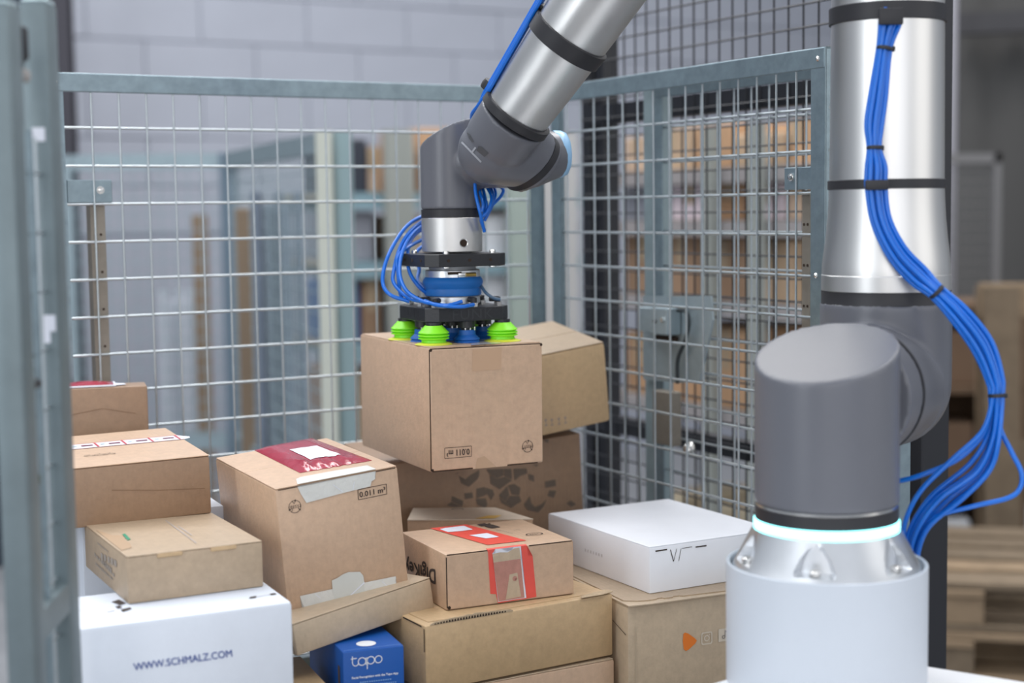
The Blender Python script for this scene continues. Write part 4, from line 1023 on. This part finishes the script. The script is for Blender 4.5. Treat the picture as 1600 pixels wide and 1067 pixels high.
b10.poly('top', [(687.4, 828), (696, 826), (725, 822.6), (739, 828.5), (724, 830.5), (700.5, 832.6)], 'paper_label', PAP, .0013)
b10.poly('top', [(733, 837.5), (761, 834), (780, 840), (759.6, 842.5)], 'paper_label', PAP, .0013)
b10.poly('front', [(761.5, 846), (822.5, 838), (824.8, 868), (831.5, 868), (837.5, 932), (821.8, 935), (777.5, 942), (774.5, 928), (765.5, 927.5)], 'red_tape', RED, .0014)
b10.poly('front', [(768.5, 864.5), (773.3, 863.5), (773, 855.5), (782.5, 854), (785, 858.5), (792, 861.5), (799, 858.5), (801.5, 852.5), (813, 850), (813.3, 872), (821.5, 933.5), (777.5, 940)], 'label_pocket', PAP, .0018)
b10.poly('front', [(768.5, 865), (780, 862.5), (792, 862.5), (803, 856), (810.5, 855), (813, 872), (770, 878.5)], 'kraft_slip', KG, .0022)
b10.poly('front', [(770, 878.5), (812.5, 872.2), (818.5, 933), (778, 939)], 'film', REDP, .0022)
b10.poly('front', [(795, 897), (807, 894), (813, 931), (789, 936)], 'kraft_window', KG, .0026)
b10.poly('front', ring_poly(*b10.uv('front', 803, 903), .0001, .0036, 0, 6.28, 14), 'red_dot', REDP, .003, px=False)
b10.poly('front', [(763, 848), (783, 848.5), (788, 845.5), (803, 846.5), (822, 840.5), (822, 843), (803, 849), (788, 848), (783, 851), (763, 851)], 'tape_crease', mat('tape_red_dark', (.45, .04, .03), .5), .0021)
ua, ub_ = b10.uv('front', 761.5, 848)[0], b10.uv('front', 822.6, 840)[0]
b = MB(); b.cyl((ua - w / 2, -d / 2 + .0026, h - .0026), (ub_ - w / 2, -d / 2 + .0026, h - .0026), .0038, 16); b.build('red_tape_fold', RED, b10.root)
b10.text('left', 'DigiKey', (680.3, 883.0), (633.5, 868), (681, 912), INK, 'side_lettering', bold=.03)
b10.poly('top', [[(745, 820), (757, 818), (766, 821), (753, 823)], [(757, 823), (769, 820), (782, 824), (768, 826)], [(760, 819), (765, 818), (768, 820)]], 'printed_mark', INK, .0008)
dashes(b10, 'top', (776, 828), (802, 834), 9, .002, .6, INKG, 'fine_print'); dashes(b10, 'top', (803, 829), (814, 827), 4, .002, .6, INKG, 'fine_print')
cx, cy = b10.uv('top', 835, 835)
b10.poly('top', ring_quads(cx, cy, .0075, .0088, 24, 1.5, 1.0), 'printed_ring', INK, .0008, px=False); b10.text('top', 'RESY', (cx - .007, cy - .003), (cx + .007, cy - .003), (cx - .007, cy + .003), INK, 'print', px=False)
b9 = Carton('carton', 'pale kraft carton with a small yellow print on top, behind the red-taped one', ((-.165, 2.338, -.80), (.193, .085, .327), (-2, 0, 0)), KL, body=False)
b = MB(); b.prism([(-.0965, -.0425), (.0965, -.0425), (.035, .048), (-.0965, .048)], 0, .325); b.build('body', KR, b9.root, 0)
b = MB(); b.prism([(-.0965, -.0440), (.0975, -.0440), (.0350, .0485), (-.0965, .0485)], .3252, .327); b.build('top_flap', mat('kraft_pale', (.62, .52, .42), .7, 0, .1, 60), b9.root, 0)
b9.poly('top', [(741, 813), (762, 806), (784, 805.5), (774, 810), (755, 813.5)], 'yellow_print', YPR, .0006)
b9.poly('top', ring_poly(.072, .072, .0085, .0105, .2, 2.9, 12), 'handle_cut', SEAM, .0006, px=False)
# right-hand pile
b13 = Carton('carton', 'greyish kraft carton printed with an orange mark and two white icons', ((.156, 2.103, -.80), (.215, .28, .2475), (23.5, 0, 0)), KG, .005)
w, d, h = b13.w, b13.d, b13.h
b = MB(); b.prism([(-.001, -.005), (.03, -.0075), (.10, -.006), (w - .03, -.0055), (w - .025, -.001), (w, -.001), (w, d), (-.0005, d)], 0, .0016, Matrix.Translation((-w / 2, -d / 2, h))); b.build('top_flap', KG, b13.root, 0)
b = MB(); b.prism([(.004, .020), (.020, .010), (.036, .006), (.050, .007), (.052, .010), (.060, .0105), (.062, .006), (.076, .006), (.078, .010), (.088, .010), (.092, .006), (w - .02, .003), (w - .01, d - .01), (.004, d - .01)], 0, .0016, Matrix.Translation((-w / 2, -d / 2, h + .0017))); b.build('inner_flap', KL, b13.root, 0)
b13.seam('left', [((d - .045, h - .030), (d - .004, h - .042))], .001, 'crease')
b13.seam('front', [((.012, .01), (.012, h - .03))], .0012, 'crease', mat('crease_light', (.50, .41, .30), .9))
cu = b13.uv('front', 1076, 1002); 
b13.poly('front', [(1067.5, 990), (1070, 988), (1075, 989.5), (1085, 996.5), (1088.5, 1000.5), (1086, 1005), (1076, 1014.5), (1071.5, 1017), (1068, 1014), (1066.6, 1002)], 'orange_mark', ORG)
A, B_, C_, D_ = (1094.8, 986.8), (1113.2, 983.6), (1113.2, 1006.6), (1094.8, 1010)
u0, v1 = b13.uv('front', *A); u1, _ = b13.uv('front', *B_); _, v0 = b13.uv('front', *D_); v1b = b13.uv('front', *B_)[1]
cu, cv = b13.uv('front', 1104, 996.8); s = .0092
def rrect(cu, cv, a, r, n=5):
    P = []
    for k, (sx, sy) in enumerate(((1, 1), (-1, 1), (-1, -1), (1, -1))):
        for i in range(n + 1):
            t = math.pi / 2 * (k + i / n); P.append((cu + sx * (a - r) + r * math.cos(t), cv + sy * (a - r) + r * math.sin(t)))
    return P
o_, i_ = rrect(cu, cv, s, .0030), rrect(cu, cv, s * .80, .0024)
Q = [[o_[k], o_[(k + 1) % len(o_)], i_[(k + 1) % len(i_)], i_[k]] for k in range(len(o_))]
Q += ring_quads(cu, cv, .0030, .0046, 18) + [ ring_poly(cu + .0048, cv + .0048, .0001, .0010, 0, 6.283, 8)]
b13.poly('front', Q, 'white_icon', WPR, .0007, px=False)
cu, cv = b13.uv('front', 1131, 991.5)
b13.poly('front', rrect(cu, cv, .0094, .0012), 'white_icon', WPR, .0007, px=False)
nb = ring_quads(cu - .001, cv - .003, .0014, .0030, 12) + [ [(cu + .0008, cv - .003), (cu + .0024, cv - .003), (cu + .0024, cv + .0066), (cu + .0008, cv + .0066)], [(cu + .0024, cv + .0066), (cu + .0062, cv + .0040), (cu + .0056, cv + .0022), (cu + .0024, cv + .0042)]]
b13.poly('front', nb, 'note_print', INKG, .0011, px=False)
b14 = Carton('carton', 'flat glossy white carton with thin black line marks, on the greyish kraft carton', ((.1916, 2.1555, -.5488), (.2303, .2904, .0667), (28.4, 0, 0)), WHG, .0015)
b14.flap('top', (.0005, .0005), (b14.w - .0005, b14.d - .0005), 'lid', .0010)
LN = [((1023.8, 861), (1041.9, 858.3), .0020), ((1086.5, 854.6), (1103.5, 852.3), .0020), ((1047.2, 858.4), (1052.1, 877), .0012), ((1052.1, 877), (1057, 857.2), .0008), ((1060.2, 876), (1063.8, 857), .0008), ((1065, 856.6), (1081, 854.2), .0009)]
b14.poly('front', [quad_strip(b14.uv('front', *a), b14.uv('front', *c), w_) for a, c, w_ in LN], 'line_mark', INK, .0007, px=False)
dashes(b14, 'left', (914, 859), (944, 869), 7, .0045, .55, mat('very_faint_ink', (.62, .62, .66), .6), 'faint_print')
# cartons at the back of the cage
P8 = ((-.1968, 2.425, -.5297), (.3548, .19, .1295), (27.45, 2.98, -3.79))
P8 = sc(P8, 1.012)
R8 = Matrix.Rotation(R_(27.45), 3, 'Z') @ Matrix.Rotation(R_(2.98), 3, 'X') @ Matrix.Rotation(R_(-3.79), 3, 'Y')
O8 = Vector(P8[0]) - R8 @ Vector((0, 0, .250))
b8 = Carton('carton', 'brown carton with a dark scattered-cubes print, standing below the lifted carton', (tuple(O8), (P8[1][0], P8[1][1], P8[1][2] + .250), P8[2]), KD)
CR = lambda P: [(680 + x * .15625, 680 + y * .15625) for x, y in P]
CU = [[(232, 402), (300, 440), (345, 470), (335, 515), (258, 478)], [(345, 400), (440, 345), (438, 402), (345, 470), (300, 440)], [(345, 470), (438, 402), (420, 440), (335, 515)],
 [(510, 340), (680, 335), (680, 400), (620, 430), (545, 390)], [(545, 395), (618, 435), (700, 415), (765, 450), (640, 540), (550, 480)], [(685, 335), (760, 335), (765, 440), (690, 405)],
 [(780, 335), (915, 330), (920, 380), (850, 405), (795, 450)], [(930, 385), (985, 400), (990, 465), (935, 440)], [(1095, 460), (1200, 440), (1208, 505), (1100, 525)], [(1140, 550), (1210, 555), (1185, 625), (1120, 605)],
 [(290, 580), (370, 570), (378, 625), (295, 640)], [(165, 605), (280, 655), (270, 710), (160, 660)], [(110, 700), (160, 665), (262, 712), (180, 715)],
 [(410, 535), (490, 515), (520, 590), (410, 630)], [(495, 520), (575, 545), (590, 590), (560, 650), (520, 590)], [(405, 635), (505, 630), (520, 690), (500, 730), (415, 690)],
 [(635, 600), (720, 505), (740, 600), (700, 660)], [(725, 500), (790, 485), (850, 525), (840, 600), (765, 590)], [(700, 665), (745, 605), (840, 605), (860, 660), (755, 725)], [(635, 610), (695, 665), (740, 715), (660, 670)],
 [(885, 690), (945, 605), (960, 680), (1000, 720), (1030, 770), (920, 745)], [(1000, 715), (1060, 690), (1110, 640), (1085, 710), (1030, 770)], [(1310, 680), (1355, 650), (1410, 690), (1355, 715)], [(1085, 30), (1135, 40), (1130, 75), (1090, 65)], [(975, 295), (1025, 290), (1015, 312)], [(190, 390), (225, 370), (230, 380)]]
for p in CU: b8.poly('front', CR(p), 'cube_print', INKP)
b7 = Carton('carton', 'tan carton with small handling icons, tilted behind the right of the lifted carton', ((-.0016, 2.5197, -.3849), (.1851, .2, .1388), (24.58, 6.99, -7.73)), KY, .006)
b7.flap('top', (.002, .002), (b7.w - .002, b7.d / 2 - .001), 'top_flap', .0012, KL); b7.flap('top', (.002, b7.d / 2 + .001), (b7.w - .002, b7.d - .002), 'top_flap', .0012, KL)
for x, y in ((852.5, 659), (862, 658.5), (873, 657), (883, 655)):
    u, v = b7.uv('front', x, y)
    b7.poly('front', [ring_poly(u, v + .003, .0002, .0022, 0, 6.28, 8), [(u - .0006, v - .006), (u + .0006, v - .006), (u + .0006, v + .003), (u - .0006, v + .003)], [(u - .0024, v - .007), (u + .0024, v - .007), (u + .0024, v - .005), (u - .0024, v - .005)]], 'handling_icon', INKG, .0007, px=False)

# ------------------------------------------------------------------ hall behind the cage
def PL(px, py, d):
    return unp(px, py, d)
# galvanized cage in the hall, left
D1 = 5.9
c1 = unp(356, 239, D1); zt1 = c1.z
e1 = unp(100, 236, D1 * 1.0); e1.z = zt1; e2 = unp(512, 205, 4.42); e2.z = zt1
hc = thing('far_cage', 'blurred galvanized roll cage in the hall beyond the left mesh side', 'cage', (c1.x, c1.y, -1.5))
GP = mat('far_galvanized', (.30, .38, .42), .5, .5, .15, 20)
oC = Vector((c1.x, c1.y, -1.5))
for (A, Bq) in ((c1, e1), (c1, e2)):
    a = A - oC; q = Bq - oC; L = (Vector((q.x, q.y, 0)) - Vector((a.x, a.y, 0)))
    dv = L.normalized(); ln = L.length
    for z0, w in ((a.z - .03, .06), (.62, .06), (.15, .05)):
        b = MB(); b.bar((a.x, a.y, z0), (q.x, q.y, z0), .03, w); b.build('rail', GP, hc, 0)
    b = MB()
    n = int(ln / .05)
    for k in range(1, n): p = a + dv * (ln * k / n); b.box((p.x, p.y, a.z / 2), (.004, .004, a.z))
    for k in range(1, int(a.z / .06)): b.bar((a.x, a.y, k * .06), (q.x, q.y, k * .06), .004, .004)
    w = b.build('wire_mesh', GP, hc, 0); w['kind'] = 'stuff'
for p, w, m in ((c1, .06, mat('far_post_dark', (.13, .18, .23), .5, .4)), (e1, .06, GP)):
    b = MB(); q = p - oC; b.box((q.x, q.y, (q.z) / 2), (w, w, q.z)); b.build('post', m, hc, 0)
q = e2 - oC
b = MB(); b.box((q.x - .01, q.y, q.z / 2), (.045, .05, q.z)); b.build('post', mat('far_post_pale', (.50, .52, .46), .6, .1), hc, 0)
b = MB(); b.box((q.x + .040, q.y + .03, q.z / 2), (.05, .05, q.z)); b.build('post', mat('far_post_teal', (.24, .33, .35), .5, .4), hc, 0)
# two wooden posts / boards leaning inside it
WD = mat('old_wood', (.26, .19, .13), .8, 0, .3, 15, stretch=(1, 1, .1))
for k, (px, py, d, w) in enumerate(((312, 335, 6.3, .055), (387, 325, 5.6, .085))):
    p = unp(px, py, d); h = p.z + 1.5
    t = thing('wooden_post', ('slim' , 'wide')[k] + ' brown wooden post standing behind the far roll cage', 'post', (p.x, p.y, -1.5))
    b = MB(); b.box((0, 0, h / 2), (w, .07, h), None, .006); b.build('post', WD, t, 0)
    b = MB(); b.box((0, 0, .02), (w * 2.4, .2, .04), None, .004); b.build('foot', WD, t, 0)
# sheet-metal lockers / appliances inside the far cage
for k, (px0, px1, py0, d, m, lab) in enumerate(((392, 470, 300, 5.3, mat('far_blue_grey', (.17, .21, .27), .5, .3, .2, 6), 'dark blue-grey bundle of uprights inside the far roll cage'), (250, 300, 455, 6.9, mat('far_pale_sheet', (.48, .52, .58), .5), 'pale sheet panel leaning behind the far roll cage'))):
    a = unp(px0, py0, d); c = unp(px1, py0, d); h = a.z + 1.5
    t = thing('panel_stack', lab, 'panel', ((a.x + c.x) / 2, a.y, -1.5))
    n = 5
    for i in range(n):
        x = -(c.x - a.x) / 2 + (c.x - a.x) * (i + .5) / n; b = MB(); b.box((x, .04 * (i % 3), h / 2 - .02 * (i % 2)), ((c.x - a.x) / n * .9, .04, h - .04 * (i % 2)), None, .004); b.build('panel', m, t, 0)
# ------------------------------------------------------------------ pallet racks with cartons
RK = mat('rack_pale', (.30, .32, .30), .5, .2); RKT = mat('rack_teal', (.20, .31, .36), .5, .2); RKD = mat('rack_dark', (.03, .035, .05), .5, .2)
TONES = [(.42, .25, .14), (.50, .31, .18), (.36, .21, .12), (.46, .33, .22), (.30, .19, .12), (.52, .38, .28)]
CT = [mat('far_carton_%d' % k, c, .85, 0, .1, 12) for k, c in enumerate(TONES)]
FP = mat('far_pink_white', (.66, .56, .60), .6); FW = mat('far_white', (.68, .70, .74), .6); FR = mat('far_red', (.50, .06, .08), .5); FN = mat('far_navy', (.025, .03, .045), .5); FB = mat('far_blue', (.02, .08, .26), .5); FG = mat('far_grey', (.25, .26, .30), .6); FBE = mat('far_beige', (.42, .36, .26), .8)
TAPEF = mat('far_tape', (.40, .30, .20), .4)
cat_n = {}
def goods(name, label, cat, P, X, sx, sy, sz, m, group=None, tape=True):
    """a shelf good: body with a lid or tape band; P = front lower left, X = direction along the shelf"""
    Y = Vector((-X.y, X.x, 0)); C = P + X * sx / 2 + Y * sy / 2
    R = Matrix((X, Y, Vector((0, 0, 1)))).transposed()
    t = thing(name, label, cat, C, R, group)
    b = MB(); b.box((0, 0, sz / 2), (sx, sy, sz), None, .006, 1); b.build('body', m, t, 0)
    if tape:
        b = MB(); b.box((0, 0, sz + .0008), (.05, sy, .001)); b.box((0, -sy / 2 - .0008, sz * .72), (.05, .001, sz * .5)); b.build('tape', TAPEF, t, 0)
    return t
def rack(name, label, P0, X, length, levels, uprights, depth, m_up, m_beam, htop, beam_h=.09):
    Y = Vector((-X.y, X.x, 0)); R = Matrix((X, Y, Vector((0, 0, 1)))).transposed()
    t = thing(name, label, 'rack', (P0.x, P0.y, -1.5), R)
    for u, w, m in uprights:
        for y in (-.025, depth + .025):
            b = MB(); b.box((u, y, htop / 2), (w, .035, htop)); b.build('upright', m or m_up, t, 0)
    for z in levels:
        for y in (.0, depth - .05):
            b = MB(); b.box((length / 2, y + .025, z + 1.5 - beam_h / 2), (length, .05, beam_h)); b.build('beam', m_beam, t, 0)
        b = MB(); b.box((length / 2, depth / 2, z + 1.5 - .012), (length - .02, depth - .02, .02)); b.build('shelf', FBE, t, 0)
    return t, X, Y
# right rack, parallel to the black fence
X2 = dr.copy()
def rackline(px, d0px, d0):
    pass
RB = unp(1120, 300, 5.0); RB.z = 0
def ur(px): 
    p = onplane(px, 300, RB, nr); return (p - RB).dot(X2)
u_l, u_r = ur(938), ur(1262)
P0 = RB + X2 * u_l; LEN = u_r - u_l
def zpx(px, py): return onplane(px, py, RB, nr).z
lev = [zpx(1120, 262), zpx(1120, 345), zpx(1120, 470), zpx(1120, 640)]
rk, _, _ = rack('pallet_rack', 'pallet rack full of blurred cartons behind the black mesh fence', P0, X2, LEN, lev, [(ur(1120) - u_l, .040, RK), (ur(1192) - u_l, .052, RK), (.03, .07, RKD)], .44, RK, mat('beam_pale', (.27, .25, .25), .6), 1.76, .05)
random.seed(21)
rows_ = [(lev[0], .17, 'top'), (lev[1], .20, 'second'), (lev[2], .28, 'third'), (lev[3], .34, 'fourth'), (-1.5, .55, 'floor')]
tone_lab = {0: 'orange-brown', 1: 'light brown', 2: 'dark brown', 3: 'greyish tan', 4: 'deep brown', 5: 'pale tan'}
ORD = ['', 'first', 'second', 'third', 'fourth', 'fifth', 'sixth', 'seventh', 'eighth', 'ninth', 'tenth', 'eleventh', 'twelfth']
for (z, hmax, nm) in rows_:
    u = .07; idx = 0
    while u < LEN - .14:
        px = 0
        sx = random.uniform(.13, .26); sx = min(sx, LEN - .1 - u)
        ti = random.randrange(6); m = CT[ti]; lab = tone_lab[ti] + ' carton'
        sz = hmax * random.uniform(.6, .92); cat = 'box'; nmx = 'shelf_carton'; tp = True
        if nm == 'second' and random.random() < .55: m, lab, sz = random.choice([(FP, 'pinkish white parcel', hmax * .6), (FG, 'grey bin', hmax * .75), (FN, 'dark bin', hmax * .8)]); nmx = 'shelf_bin' if 'bin' in lab else 'shelf_parcel'; cat = 'bin' if 'bin' in lab else 'parcel'; tp = cat == 'parcel'
        if nm == 'floor': m, lab = (FBE, 'beige carton') if random.random() < .7 else (CT[2], 'dark brown carton')
        if nm == 'third' and u > LEN * .76: m, lab = (FW, 'white parcel') if random.random() < .5 else (FR, 'red parcel'); nmx = 'shelf_parcel'; cat = 'parcel'
        loc = {'floor': 'on the floor under the pallet rack'}.get(nm, 'on the %s shelf of the pallet rack' % nm)
        idx += 1
        goods(nmx, 'blurred %s, %s from the left %s' % (lab, ORD[idx], loc), cat, P0 + X2 * u + nr * .06 + Vector((0, 0, z)), X2, sx, .34, sz, m, 'goods %s' % loc, tp)
        u += sx + random.uniform(.008, .04)
# rack against the far wall, middle
RM = unp(600, 300, 6.4); RM.z = 0
X3 = dl.copy()
def um(px): return (onplane(px, 300, RM, nl) - RM).dot(X3)
def zm(px, py): return onplane(px, py, RM, nl).z
uL = um(532); PM = RM + X3 * uL; LM = um(908) - uL
lv = [zm(700, 300), zm(700, 405), zm(700, 530)]
rack('wall_rack', 'pale storage rack with teal beams before the block wall, seen through the mesh corner', PM, X3, LM, lv, [(um(612) - uL, .085, RK), (um(632) - uL, .05, RK), (um(805) - uL, .10, mat('rack_greygreen', (.30, .36, .33), .6)), (um(852) - uL, .09, mat('rack_grey', (.42, .42, .42), .6)), (um(884) - uL, .07, mat('rack_grey', (0, 0, 0)))], .7, RK, RKT, zm(700, 205) + 1.5, .07)
def item(px0, px1, py0, py1, m, name, lab, cat, dy=.05, tape=False):
    a = um(px0) - uL; c = um(px1) - uL; z1 = zm((px0 + px1) / 2, py0); z0 = zm((px0 + px1) / 2, py1)
    # seat each good on the shelf under it
    base = max([z for z in lv + [-1.5] if z <= z0 + .06] or [-1.5]); 
    goods(name, lab, cat, PM + X3 * a + nl * dy + Vector((0, 0, base)), X3, c - a, .4, max(z1 - base, .08), m, None, tape)
item(540, 583, 216, 299, FN, 'shelf_crate', 'dark navy crate on the top shelf of the wall rack, at its left end', 'crate')
item(585, 600, 228, 299, CT[5], 'shelf_carton', 'tan carton beside the dark navy crate on the wall rack', 'box', tape=True)
item(641, 658, 225, 299, CT[0], 'shelf_carton', 'brown carton right of the pale uprights on the wall rack', 'box', tape=True)
item(665, 760, 200, 299, CT[1], 'shelf_carton', 'wide pinkish brown carton on the wall rack behind the robot wrist', 'box', tape=True)
item(541, 592, 330, 402, FG, 'shelf_bin', 'grey bin on the middle shelf of the wall rack, left', 'bin')
item(641, 700, 335, 402, CT[3], 'shelf_carton', 'greyish tan carton on the middle shelf behind the gripper hoses', 'box', tape=True)
item(765, 802, 335, 402, FW, 'shelf_parcel', 'white parcel on the middle wall rack shelf right of the gripper', 'parcel')
item(812, 846, 320, 402, CT[0], 'shelf_carton', 'orange-brown carton on the middle wall rack shelf near the corner', 'box', tape=True)
item(541, 566, 440, 527, FB, 'shelf_bin', 'deep blue bin on the lower shelf of the wall rack', 'bin')
item(570, 600, 430, 527, CT[4], 'shelf_carton', 'deep brown carton beside the deep blue bin on the wall rack', 'box', tape=True)
item(762, 800, 420, 527, FW, 'shelf_parcel', 'tall white parcel on the lower wall rack shelf behind the suction cups', 'parcel')
item(640, 700, 440, 527, FG, 'shelf_bin', 'grey bin on the lower wall rack shelf behind the gripper', 'bin')
item(810, 847, 440, 527, FR, 'shelf_parcel', 'red parcel on the lower wall rack shelf near the cage corner', 'parcel')
item(541, 600, 580, 700, CT[2], 'shelf_carton', 'dark brown carton on the floor under the wall rack', 'box', tape=True)
# ------------------------------------------------------------------ right background: pallets
PW = mat('pallet_wood', (.30, .215, .135), .8, 0, .3, 12, stretch=(1, 1, 1), bump=.2, bscale=40); PW2 = mat('pallet_wood_grey', (.20, .15, .10), .85, 0, .3, 14)
def pallet(label, C, R, group=None, upright=False):
    t = thing('wooden_pallet', label, 'pallet', C, R, group)
    L, Wd = 1.2, .8
    def pc(c, s, name):
        b = MB(); b.box(c, s, None, .003, 1); b.build(name, PW if random.random() < .6 else PW2, t, 0)
    for y in (-.33, -.165, 0, .165, .33): pc((0, y, .133), (L, .125 if abs(y) != .165 else .1, .022), 'deck_board')
    for x in (-.55, 0, .55): pc((x, 0, .111), (.12, Wd, .022), 'stringer')
    for x in (-.55, 0, .55):
        for y in (-.33, 0, .33): pc((x, y, .061), (.12, .12, .078), 'block')
    for y in (-.33, 0, .33): pc((0, y, .011), (L, .12, .022), 'bottom_board')
    return t
pa = unp(1770, 1000, 4.6)
ang = R_(-14)
for k in range(3):
    pallet(('lowest', 'middle', 'topmost')[k] + ' wooden pallet in the flat stack at the lower right', (pa.x + .02 * k, pa.y + .015 * k, -1.5 + .145 * k), Euler((0, 0, ang + R_(1.5 * (k - 1)))))
zb = -1.5 + .435
pu_ = unp(1700, 640, 5.45)
Rm = Matrix.Rotation(R_(-4), 3, 'Z') @ Matrix.Rotation(R_(86), 3, 'X') @ Matrix.Rotation(R_(90), 3, 'Z')
pallet('wooden pallet standing upright on the floor at the right edge, behind the flat pallet stack', (pu_.x, pu_.y, -1.5 + .606), Rm)
# dim shelf between robot hoses and the pallets
sp_ = unp(1478, 600, 6.5)
t = thing('dim_shelf', 'dim wooden shelf unit behind the hoses, left of the upright pallet', 'shelf', (sp_.x, sp_.y, -1.5), Euler((0, 0, R_(-8))))
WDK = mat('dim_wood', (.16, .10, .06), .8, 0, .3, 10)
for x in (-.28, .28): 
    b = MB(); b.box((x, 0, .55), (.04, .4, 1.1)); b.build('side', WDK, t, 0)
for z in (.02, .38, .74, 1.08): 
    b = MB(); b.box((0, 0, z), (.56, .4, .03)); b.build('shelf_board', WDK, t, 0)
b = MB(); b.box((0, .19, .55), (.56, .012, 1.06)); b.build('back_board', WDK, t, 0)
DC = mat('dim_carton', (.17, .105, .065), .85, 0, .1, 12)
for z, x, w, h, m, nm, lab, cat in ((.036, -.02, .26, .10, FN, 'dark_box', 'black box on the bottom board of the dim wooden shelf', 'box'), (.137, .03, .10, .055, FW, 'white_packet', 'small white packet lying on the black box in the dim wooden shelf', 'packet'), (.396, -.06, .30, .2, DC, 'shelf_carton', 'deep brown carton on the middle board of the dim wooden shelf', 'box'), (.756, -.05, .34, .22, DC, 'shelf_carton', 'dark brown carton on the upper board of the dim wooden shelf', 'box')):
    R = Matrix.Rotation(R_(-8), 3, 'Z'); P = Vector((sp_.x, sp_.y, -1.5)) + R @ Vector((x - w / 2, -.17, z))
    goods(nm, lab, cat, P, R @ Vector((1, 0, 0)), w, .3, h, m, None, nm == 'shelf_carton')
# grey mesh cart before the curtain
gc = unp(1518, 240, 6.6)
t = thing('mesh_cart', 'pale grey blurred mesh cart before the dark curtain', 'cart', (gc.x, gc.y, -1.5))
PG = mat('cart_grey', (.16, .16, .165), .6, .2); hh = gc.z + 1.5
for x in (-.13, .11): 
    b = MB(); b.box((x, 0, hh / 2), (.03, .03, hh)); b.build('post', PG, t, 0)
for z in (hh - .02, hh * .55, .1): 
    b = MB(); b.box((-.01, 0, z), (.27, .03, .04)); b.build('rail', PG, t, 0)
b = MB()
for k in range(12): b.box((-.12 + .02 * k, 0, hh / 2), (.004, .004, hh))
for k in range(int(hh / .05)): b.box((-.01, 0, .05 * k), (.25, .004, .004))
w = b.build('wire_mesh', PG, t, 0); w['kind'] = 'stuff'
